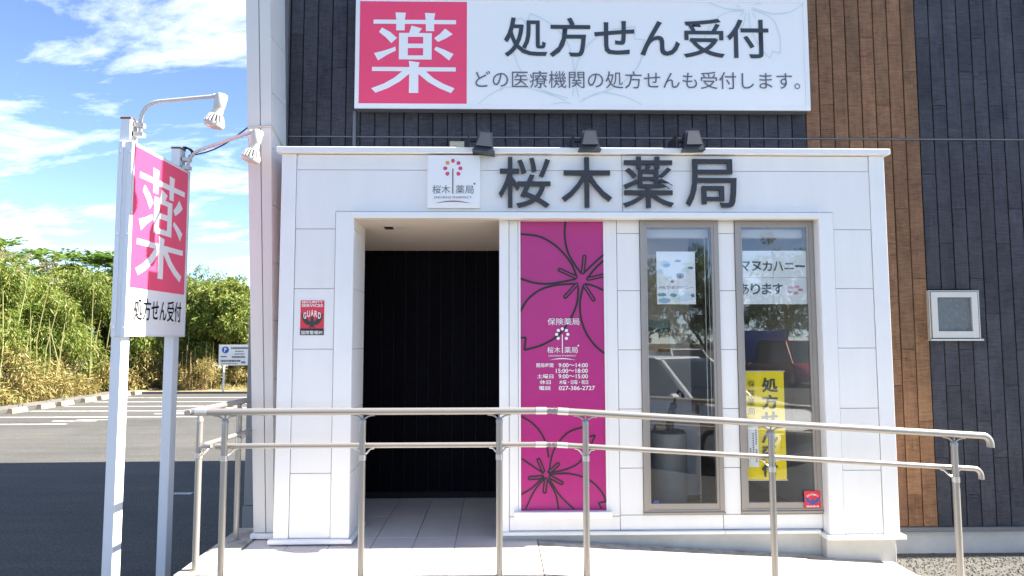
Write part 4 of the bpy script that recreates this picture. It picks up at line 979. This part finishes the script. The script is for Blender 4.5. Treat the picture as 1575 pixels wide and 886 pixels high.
# ------------------------------------------------------------------ parking lot furniture
STOP = None
for i in range(8):
    y = (16.85+i*.93+(.12 if i % 2 else 0))*K; x = -11.75*K
    if STOP is None:
        b = MB(); b.hexa([(-.085, 0, 0), (.085, 0, 0), (.085, .62, 0), (-.085, .62, 0), (-.05, .02, .13), (.05, .02, .13), (.05, .60, .13), (-.05, .60, .13)]); STOP = mesh('wheel_stop', b.V, b.F); STOP.materials.append(mat('stop_concrete', (.31, .26, .19), .9, var=.35, vscale=8))
    o = link('wheel_stop', STOP); o.location = (x, y, GZ)
    ordn = ('nearest', 'second', 'third', 'fourth', 'fifth', 'sixth', 'seventh', 'eighth')[i]
    tag(o, f'low concrete wheel stop by the thicket, {ordn} in the row' if i else 'low concrete wheel stop by the thicket, nearest in the row', 'wheel stop', 'wheel stops along the thicket')
pq = rect(337, 530.5, 384, 562, 25.2)
PK = empty('parking_sign', (pq[0]+.12, 25.2, GZ), 'white parking sign with blue P disc on a post by the far verge', 'sign')
xp = at(343, 590, 25.2).x
tube('post', [(xp, 25.23, GZ), (xp, 25.23, pq[3])], .035, POSTW, PK, 10); tube('post', [(xp+1.0, 25.23, GZ), (xp+1.0, 25.23, pq[3])], .035, POSTW, PK, 10)
pq = (pq[0], pq[0]+1.25, pq[2], pq[3])
box('board', pq[0], pq[1], 25.16, 25.19, pq[2], pq[3], SIGNW, PK, .004)
fk = FR(25.16); hh = pq[3]-pq[2]
flat('disc', [disc(pq[0]+.24, pq[3]-.18, .125, 24)], fk, .004, BLUE, PK, .003)
text('letter_p', 'P', (pq[0]+.195, pq[0]+.285, pq[3]-.26, pq[3]-.10), fk, .008, SIGNW, PK, bold=.03)
rr = random.Random(2)
for (a, b, zf, hf, m_) in ((.45, 1.05, .80, .085, INKD), (.60, .88, .66, .05, INKG), (.58, .90, .53, .05, INKG), (.48, .93, .36, .10, INKG), (.08, .30, .40, .06, INKD), (.08, .75, .17, .10, INKD), (.1, .7, .07, .035, INKG), (.82, .95, .10, .10, INKD)):
    x = pq[0]+a; pol = []
    while x < pq[0]+b:
        w = rr.uniform(.018, .04); h0 = pq[2]+zf*hh
        pol.append([(x, h0), (x+w, h0), (x+w, h0+hf*hh), (x, h0+hf*hh)]); x += w+rr.uniform(.008, .016)
    flat('print_line', pol, fk, .004, m_, PK, .002)
BW = empty('block_wall', (-7.5, 28.8, GZ), 'low weathered concrete block wall behind the parking sign', 'wall')
BLK = mat('old_block', (.22, .215, .20), .9, col2=(.09, .09, .08), vscale=3)
bmw = boxmesh(.39, .10, .19, .006).copy(); bmw.materials.clear(); bmw.materials.append(BLK)
for r in range(5):
    for k in range(17):
        o = link('block', bmw, None, BW); o.location = (-11.2+k*.40+(.2 if r % 2 else 0), 28.8, GZ+.19+r*.2)

# ------------------------------------------------------------------ vegetation
def leaf_mesh(name, P, D, Nn, L, Wd):
    """diamond leaves: base P, direction D, side Nn (n,3); arrays of length and width"""
    n = len(P); s = np.cross(D, Nn); s /= np.linalg.norm(s, axis=1)[:, None]+1e-9
    L = L[:, None]; Wd = Wd[:, None]
    V = np.stack([P, P+D*L*.45+s*Wd*.5, P+D*L+np.array([0, 0, -1])*L*.15, P+D*L*.45-s*Wd*.5], 1).reshape(-1, 3)
    me = bpy.data.meshes.new(name); me.vertices.add(4*n); me.vertices.foreach_set('co', V.ravel().astype(np.float32))
    me.loops.add(4*n); me.loops.foreach_set('vertex_index', np.arange(4*n, dtype=np.int32))
    me.polygons.add(n); me.polygons.foreach_set('loop_start', np.arange(0, 4*n, 4, dtype=np.int32)); me.polygons.foreach_set('loop_total', np.full(n, 4, dtype=np.int32))
    me.update(calc_edges=True); return me
def unit(a): return a/(np.linalg.norm(a, axis=1)[:, None]+1e-9)
BAM = leafmat('bamboo_leaf', [(.075, .125, .016), (.12, .19, .024), (.17, .24, .035), (.25, .28, .055), (.34, .31, .09)], .35)
TRP = leafmat('feathery_leaf', [(.08, .15, .02), (.12, .21, .03), (.17, .27, .04), (.23, .31, .055)], .4)
TRE = leafmat('tree_leaf', [(.045, .09, .014), (.07, .135, .02), (.105, .18, .028), (.16, .23, .04)], .35)
DRY = leafmat('dry_leaf', [(.20, .15, .055), (.30, .23, .08), (.40, .31, .12), (.24, .22, .06), (.17, .19, .045)], .3)
PLU = leafmat('plume', [(.30, .25, .18), (.42, .36, .27), (.36, .28, .20)], .3)
BARK = mat('bark', (.14, .11, .08), .9, var=.4, vscale=12)
CULM = mat('culm', (.30, .30, .12), .6, var=.3, vscale=6)
def leaves(clumps, per, L, Wd, droop=.5, spread=1.0):
    """clumps: (x, y, z, r); leaves on shells of the clump, pointing outward and drooping"""
    C = np.repeat(np.array([c[:3] for c in clumps]), per, 0); Rr = np.repeat(np.array([c[3] for c in clumps]), per)
    d = unit(rng.normal(size=C.shape)); rad = Rr*rng.uniform(.35, 1.0, len(C))**.6
    P = C+d*rad[:, None]*np.array([1, 1, .9])
    D = unit(d*.8+rng.normal(size=C.shape)*.7*spread+np.array([0, 0, -droop])); N_ = unit(rng.normal(size=C.shape))
    return P, D, N_, L*rng.uniform(.6, 1.3, len(C)), Wd*rng.uniform(.7, 1.3, len(C))
# the bamboo thicket: clumps along a front that runs back on the left and turns behind the parking sign
def front(s):                                    # s in metres along the front
    return (-14.55-.02*s, 13.7+s) if s < 12.6 else (-14.8+(s-12.6)*.92, 26.3+(s-12.6)*.36)
cl, dry, plume = [], [], []
for i in range(1900):
    s = random.uniform(0, 22); x, y = front(s); dpt = abs(random.gauss(0, 1.0))
    h = 4.05+.4*math.sin(s*1.3)+.2*math.sin(s*3.1+1)+random.uniform(-.5, .25)
    if s > 12.6: h += .25
    z = GZ+random.random()**.75*h
    bulge = .45*math.sin(z*2.1+s*1.7)+.3*math.sin(s*2.9)
    nx, ny = (1, 0) if s < 12.6 else (.36, -.92)
    lean = .35*(1-z/h)
    px, py = x+nx*(bulge-dpt+lean-.2), y+ny*(bulge-dpt+lean-.2)
    if s > 14.8 and z < 1.7 and random.random() < .75: continue
    if z < .85+random.uniform(-.3, .35) and random.random() < .85: dry.append((px+nx*.35, py+ny*.35, max(z, .05), random.uniform(.2, .42)))
    else: cl.append((px, py, z, random.uniform(.26, .55)))
for i in range(220): cl.append((random.uniform(-16.3, -11.8), random.uniform(27.0, 29.3), GZ+random.uniform(.1, 3.6), random.uniform(.35, .6)))
thk = tag(link('bamboo_thicket', leaf_mesh('bamboo_thicket', *leaves(cl, 165, .175, .034, .75)), BAM), 'dense green bamboo thicket along the far edge of the parking lot', 'thicket', kind='stuff')
for i in range(34):
    s = random.uniform(0, 21); x, y = front(s); nx, ny = (1, 0) if s < 12.6 else (.36, -.92); q = random.uniform(.0, .5); h = random.uniform(2.2, 4.2)
    tube('culm', [(x+nx*q, y+ny*q, GZ), (x+nx*(q+random.uniform(-.1, .2)), y+ny*q, GZ+h*.5), (x+nx*(q+random.uniform(-.2, .5)), y+ny*q+random.uniform(-.3, .3), GZ+h)], [.022, .018, .008], CULM, thk, 6)
for i in range(160):
    s = random.uniform(0, 22); x, y = front(s); nx, ny = (1, 0) if s < 12.6 else (.36, -.92); q = random.uniform(.2, .75)
    dry.append((x+nx*q, y+ny*q, GZ+random.uniform(.12, .75), random.uniform(.15, .32)))
tag(link('dry_bamboo_grass', leaf_mesh('dry_bamboo_grass', *leaves(dry, 85, .17, .036, .5)), DRY), 'yellowed dry bamboo grass along the foot of the thicket', 'dry grass', kind='stuff')
for i in range(26):
    s = random.choice((random.uniform(2, 10.5), random.uniform(4, 9))); x, y = front(s); plume.append((x-random.uniform(.2, 1.2), y, GZ+4.4+random.uniform(-.5, .3), random.uniform(.12, .26)))
tag(link('grass_plumes', leaf_mesh('grass_plumes', *leaves(plume, 60, .13, .018, -.6)), PLU), 'pale feathery seed plumes rising out of the top of the thicket', 'grass plumes', kind='stuff')
# dry weeds by the sign
wd = [(x, y, GZ+.2+random.random()*.9, random.uniform(.12, .26)) for x, y in [(-11.3+random.uniform(-.75, .65), 26.0+random.uniform(-.3, .5)) for _ in range(34)]]
WDS = tag(link('dry_weeds', leaf_mesh('dry_weeds', *leaves(wd, 60, .20, .024, -.5)), DRY), 'tall tan dried weeds beside the parking sign', 'dry weeds', kind='stuff')
for i in range(14):
    x, y = -11.3+random.uniform(-.6, .5), 26.0+random.uniform(-.2, .3); tube('stalk', [(x, y, GZ), (x+random.uniform(-.1, .1), y, GZ+random.uniform(1.1, 1.9))], [.014, .008], mat('dry_stalk', (.36, .24, .12), .8), WDS, 5)
gg = [(random.uniform(-10.9, -4.4), random.uniform(25.5, 28.3), GZ+.1, .14) for _ in range(220)]
tag(link('dry_verge_grass', leaf_mesh('dry_verge_grass', *leaves(gg, 28, .12, .015, -.7)), DRY), 'short straw coloured grass on the verge round the parking sign', 'grass', kind='stuff')
def limbs(mb, p, d, r, n, depth, tips):
    q = p+d; mb.tube([p, p.lerp(q, .5)+Vector((random.uniform(-.05, .05), random.uniform(-.05, .05), 0))*d.length, q], [r, r*.8, r*.6], 7)
    if depth == 0: tips.append(q); return
    for k in range(n):
        v = Vector((random.uniform(-1, 1), random.uniform(-1, 1), random.uniform(.1, 1))).normalized()
        limbs(mb, q if k else p.lerp(q, .75), (d.normalized()*.7+v*.8).normalized()*d.length*random.uniform(.62, .85), r*.6, n, depth-1, tips)
def tree(x, y, h, rad, label, kind, group='trees beyond the lot', per=150):
    T = empty('broadleaf_tree' if kind != 'pinnate' else 'feathery_tree', (x, y, GZ), label, 'tree', group)
    mb = MB(); tips = []; limbs(mb, Vector((x, y, GZ)), Vector((.05, 0, h*(.26 if kind == 'pinnate' else .30))), .035*h*.5, 3, 2 if kind == 'pinnate' else 3, tips); mb.build('trunk', BARK, T, True)
    zs = [t.z for t in tips]; top = max(zs); k = (h*.93+GZ-.0)/top if top > 0 else 1
    if kind == 'pinnate':
        Ps, Ds, Ns, Ls, Ws = [], [], [], [], []
        tf = [Vector((x+random.gauss(0, rad*.5), y+random.gauss(0, rad*.5), h*random.uniform(.45, .95)+GZ)) for _ in range(70)]
        br = MB()
        for t in tf:
            br.tube([(x+(t.x-x)*.3, y+(t.y-y)*.3, t.z-h*.28), ((x+t.x)/2*.3+t.x*.7, t.y, t.z-h*.1), t], [.03, .02, .01], 5)
            for f in range(9):
                a = random.uniform(0, 6.283); up_ = random.uniform(.3, 1.6); d = Vector((math.cos(a), math.sin(a), up_)).normalized(); FL = random.uniform(.5, .85)
                side = d.cross(Vector((0, 0, 1))).normalized()
                for j in range(11):
                    tt = .2+.8*j/10; p = t+d*FL*tt+Vector((0, 0, -.35*FL*tt*tt))
                    for s in (-1, 1):
                        Ps.append(p); Ds.append((side*s+d*.55+Vector((0, 0, -.25))).normalized()); Ns.append((0, 0, 1)); Ls.append(.2*(1.15-.6*abs(tt-.45))); Ws.append(.05)
        br.build('branches', BARK, T, True)
        link('crown', leaf_mesh('crown', np.array(Ps), np.array(Ds), np.array(Ns, float)+rng.normal(size=(len(Ps), 3))*1.0, np.array(Ls), np.array(Ws)), TRP, T)
    else:
        cl_ = []
        for _ in range(int(60*rad)):
            v = unit(rng.normal(size=(1, 3)))[0]; rr_ = rad*random.uniform(.45, 1)*(1+.25*math.sin(v[0]*5+v[2]*4))
            cl_.append((x+v[0]*rr_, y+v[1]*rr_, GZ+h*.58+v[2]*h*.38*rr_/rad, random.uniform(.2, .42)*max(1, rad*.5)))
        link('crown', leaf_mesh('crown', *leaves(cl_, per, .15 if rad < 2.4 else .22, .06 if rad < 2.4 else .09, .25)), TRE if kind == 'tree' else BAM, T)
tree(-16.9, 22.4, 5.5, 1.4, 'feathery leaved tree at the left frame edge above the thicket', 'pinnate')
tree(-17.4, 26.9, 5.55, 1.35, 'feathery leaved tree above the middle of the thicket', 'pinnate')
tree(-15.5, 27.6, 5.5, 1.1, 'smaller feathery leaved tree just left of the pole sign, above the thicket', 'pinnate')
tree(-14.1, 27.3, 5.5, .95, 'round leaved dark tree directly behind the near post of the pole sign', 'tree', per=260)
tree(-10.5, 27.9, 4.6, 1.75, 'tall bushy bamboo clump between the pole sign and the wing wall', 'bam', per=330)
tree(-8.1, 29.8, 4.4, 1.8, 'bushy green clump behind the parking sign', 'bam', per=300)

# ------------------------------------------------------------------ street behind the camera, seen mirrored in the glass
for x, y, h, r, nm_ in ((6.6, -22, 6.3, 1.9, 'street tree mirrored in the glass, nearest the magenta film'), (10.2, -23, 6.6, 2.0, 'street tree mirrored in the left tall window'), (13.8, -22, 6.8, 2.3, 'street tree mirrored in the right tall window'), (19.5, -23, 7.0, 2.6, 'street tree mirrored towards the right edge')):
    tree(x, y, h, r, nm_, 'tree', 'street trees behind the viewer', 110)
hg = [(random.uniform(1, 24), -20.6+random.uniform(-.3, .3), GZ+random.uniform(.1, .8), .3) for _ in range(240)]
tag(link('hedge', leaf_mesh('hedge', *leaves(hg, 60, .14, .05, .1)), TRE), 'low clipped hedge along the street, mirrored in the glass', 'hedge', kind='stuff')
def car(name, label, col, loc, rz_, L=4.3, Wd=1.75, H=1.58, van=False):
    C_ = empty(name, loc, label, 'car', 'cars mirrored in the windows'); C_.rotation_euler = (0, 0, rz_)
    pm = mat('paint_'+name+str(col), col, .25, metal=.05); gl = mat('car_glass', (.02, .025, .03), .08); ty = mat('tyre', (.02, .02, .02), .8); rim_ = mat('rim', (.5, .5, .52), .3, metal=.8)
    hl = L/2
    prof = [(-hl, .35), (-hl, .62), (-hl+.06, .88), (hl-1.15, .98), (hl-.45, .88), (hl-.08, .74), (hl, .52), (hl-.04, .25), (hl-.4, .2), (-hl+.35, .2)]
    def P(o): o.parent = C_; return o
    V, F = [], []; n = len(prof); stn = ((-.5, .93), (-.485, .985), (-.42, 1.0), (.42, 1.0), (.485, .985), (.5, .93))
    for fy, k in stn:
        for a, b in prof: V.append((a*(.985 if k < 1 else 1)*(.99 if k < .95 else 1), fy*Wd, .2+(b-.2)*(k if b > .6 else 1)))
    for s in range(len(stn)-1):
        for i in range(n): F.append((s*n+i, s*n+(i+1) % n, (s+1)*n+(i+1) % n, (s+1)*n+i))
    F.append(tuple(range(n-1, -1, -1))); F.append(tuple((len(stn)-1)*n+i for i in range(n)))
    P(link('body', mesh('body', V, F, True), pm))
    xr, xf = (-hl+.12, hl-.95) if van else (-hl+.25, hl-1.25)
    cab = [(xr, .86), (xr+.18, H-.10), (xr+.45, H), (xf-.85, H), (xf-.62, H-.05), (xf, .95)]
    V, F = [], []; n = len(cab)
    for sgn in (-1, 1):
        for a, b in cab: V.append((a, sgn*(.47-.09*(b-.86)/(H-.86))*Wd, b))
    for i in range(n): F.append((i, (i+1) % n, n+(i+1) % n, n+i))
    F.append(tuple(range(n-1, -1, -1))); F.append(tuple(n+i for i in range(n)))
    P(link('cabin_glass', mesh('cabin_glass', V, F), gl))
    rf = MB(); rf.hexa([(xr+.2, -.385*Wd, H-.09), (xf-.66, -.385*Wd, H-.07), (xf-.66, .385*Wd, H-.07), (xr+.2, .385*Wd, H-.09), (xr+.42, -.36*Wd, H+.02), (xf-.88, -.36*Wd, H+.02), (xf-.88, .36*Wd, H+.02), (xr+.42, .36*Wd, H+.02)]); P(rf.build('roof', pm))
    for s in (-1, 1):
        for xa, za, xb_, zb in ((xf+.02, .93, xf-.68, H-.04), (xr-.0, .86, xr+.2, H-.06), ((xr+xf)/2-.1, .9, (xr+xf)/2-.14, H-.04)):
            b = MB(); b.tube([(xa, s*.474*Wd, za), (xb_, s*.392*Wd, zb)], .045, 8); P(b.build('pillar', pm, None, True))
        b = MB(); b.tube([(xf-.25, s*.47*Wd, .98), (xf-.27, s*.53*Wd, 1.0), (xf-.27, s*.60*Wd, 1.01)], [.03, .085, .07], 12); P(b.build('mirror', pm, None, True))
        b = MB(); b.hexa([(hl-.32, s*.30*Wd, .64), (hl-.05, s*.30*Wd, .62), (hl-.24, s*.475*Wd, .64), (hl-.5, s*.485*Wd, .68), (hl-.32, s*.30*Wd, .78), (hl-.10, s*.30*Wd, .74), (hl-.28, s*.47*Wd, .78), (hl-.55, s*.48*Wd, .84)]); P(b.build('headlight', mat('headlight', (.75, .76, .78), .15)))
        for xw in (-hl+.78, hl-.85):
            w = MB(); w.tube([(xw, s*(Wd/2-.21), .32), (xw, s*(Wd/2-.19), .32), (xw, s*(Wd/2-.03), .32), (xw, s*(Wd/2-.0), .32)], [.29, .32, .32, .28], 24); tyo = P(w.build('wheel', ty, None, True))
            w = MB(); w.tube([(xw, s*(Wd/2-.05), .32), (xw, s*(Wd/2+.006), .32)], [.2, .19], 18); r_ = w.build('rim', rim_, None, True); r_.parent = tyo
    b = MB(); b.box(hl-.06, hl+.004, -.3*Wd, .3*Wd, .36, .56); P(b.build('grille', BLACKM))
    return C_
car('silver_car', 'silver compact car parked close by, mirrored large across both tall windows', (.78, .79, .80), (3.1, -1.2, GZ), R_(50), L=4.2, H=1.60)
car('white_car', 'white car parked across the street, mirrored in the left tall window', (.75, .75, .74), (8.0, -18.6, GZ), R_(85), H=1.5)
car('red_van', 'dark red minivan parked across the street, mirrored in the right tall window', (.25, .012, .02), (12.6, -18.4, GZ), R_(82), H=1.85, van=True)
BS = empty('blue_signboard', (12.0, -20.0, GZ), 'blue board standing across the street, mirrored in the right tall window', 'signboard')
box('board', 11.0, 13.0, -20.05, -20.0, .5, 1.9, BLUE, BS, .01)
for x in (11.2, 12.8): tube('leg', [(x, -20.1, GZ), (x, -20.1, 1.8)], .03, GTRIM, BS, 8)
for i in range(2):
    o = tube('overhead_wire', [(x, -15+.2*i, 6.1+.45*i-.25*math.sin(math.pi*(x+30)/60)) for x in range(-30, 31, 5)], .02, INKB, None, 6)
    tag(o, ('lower' if i == 0 else 'upper')+' black overhead wire along the street, mirrored in the glass', 'wire', 'overhead wires')
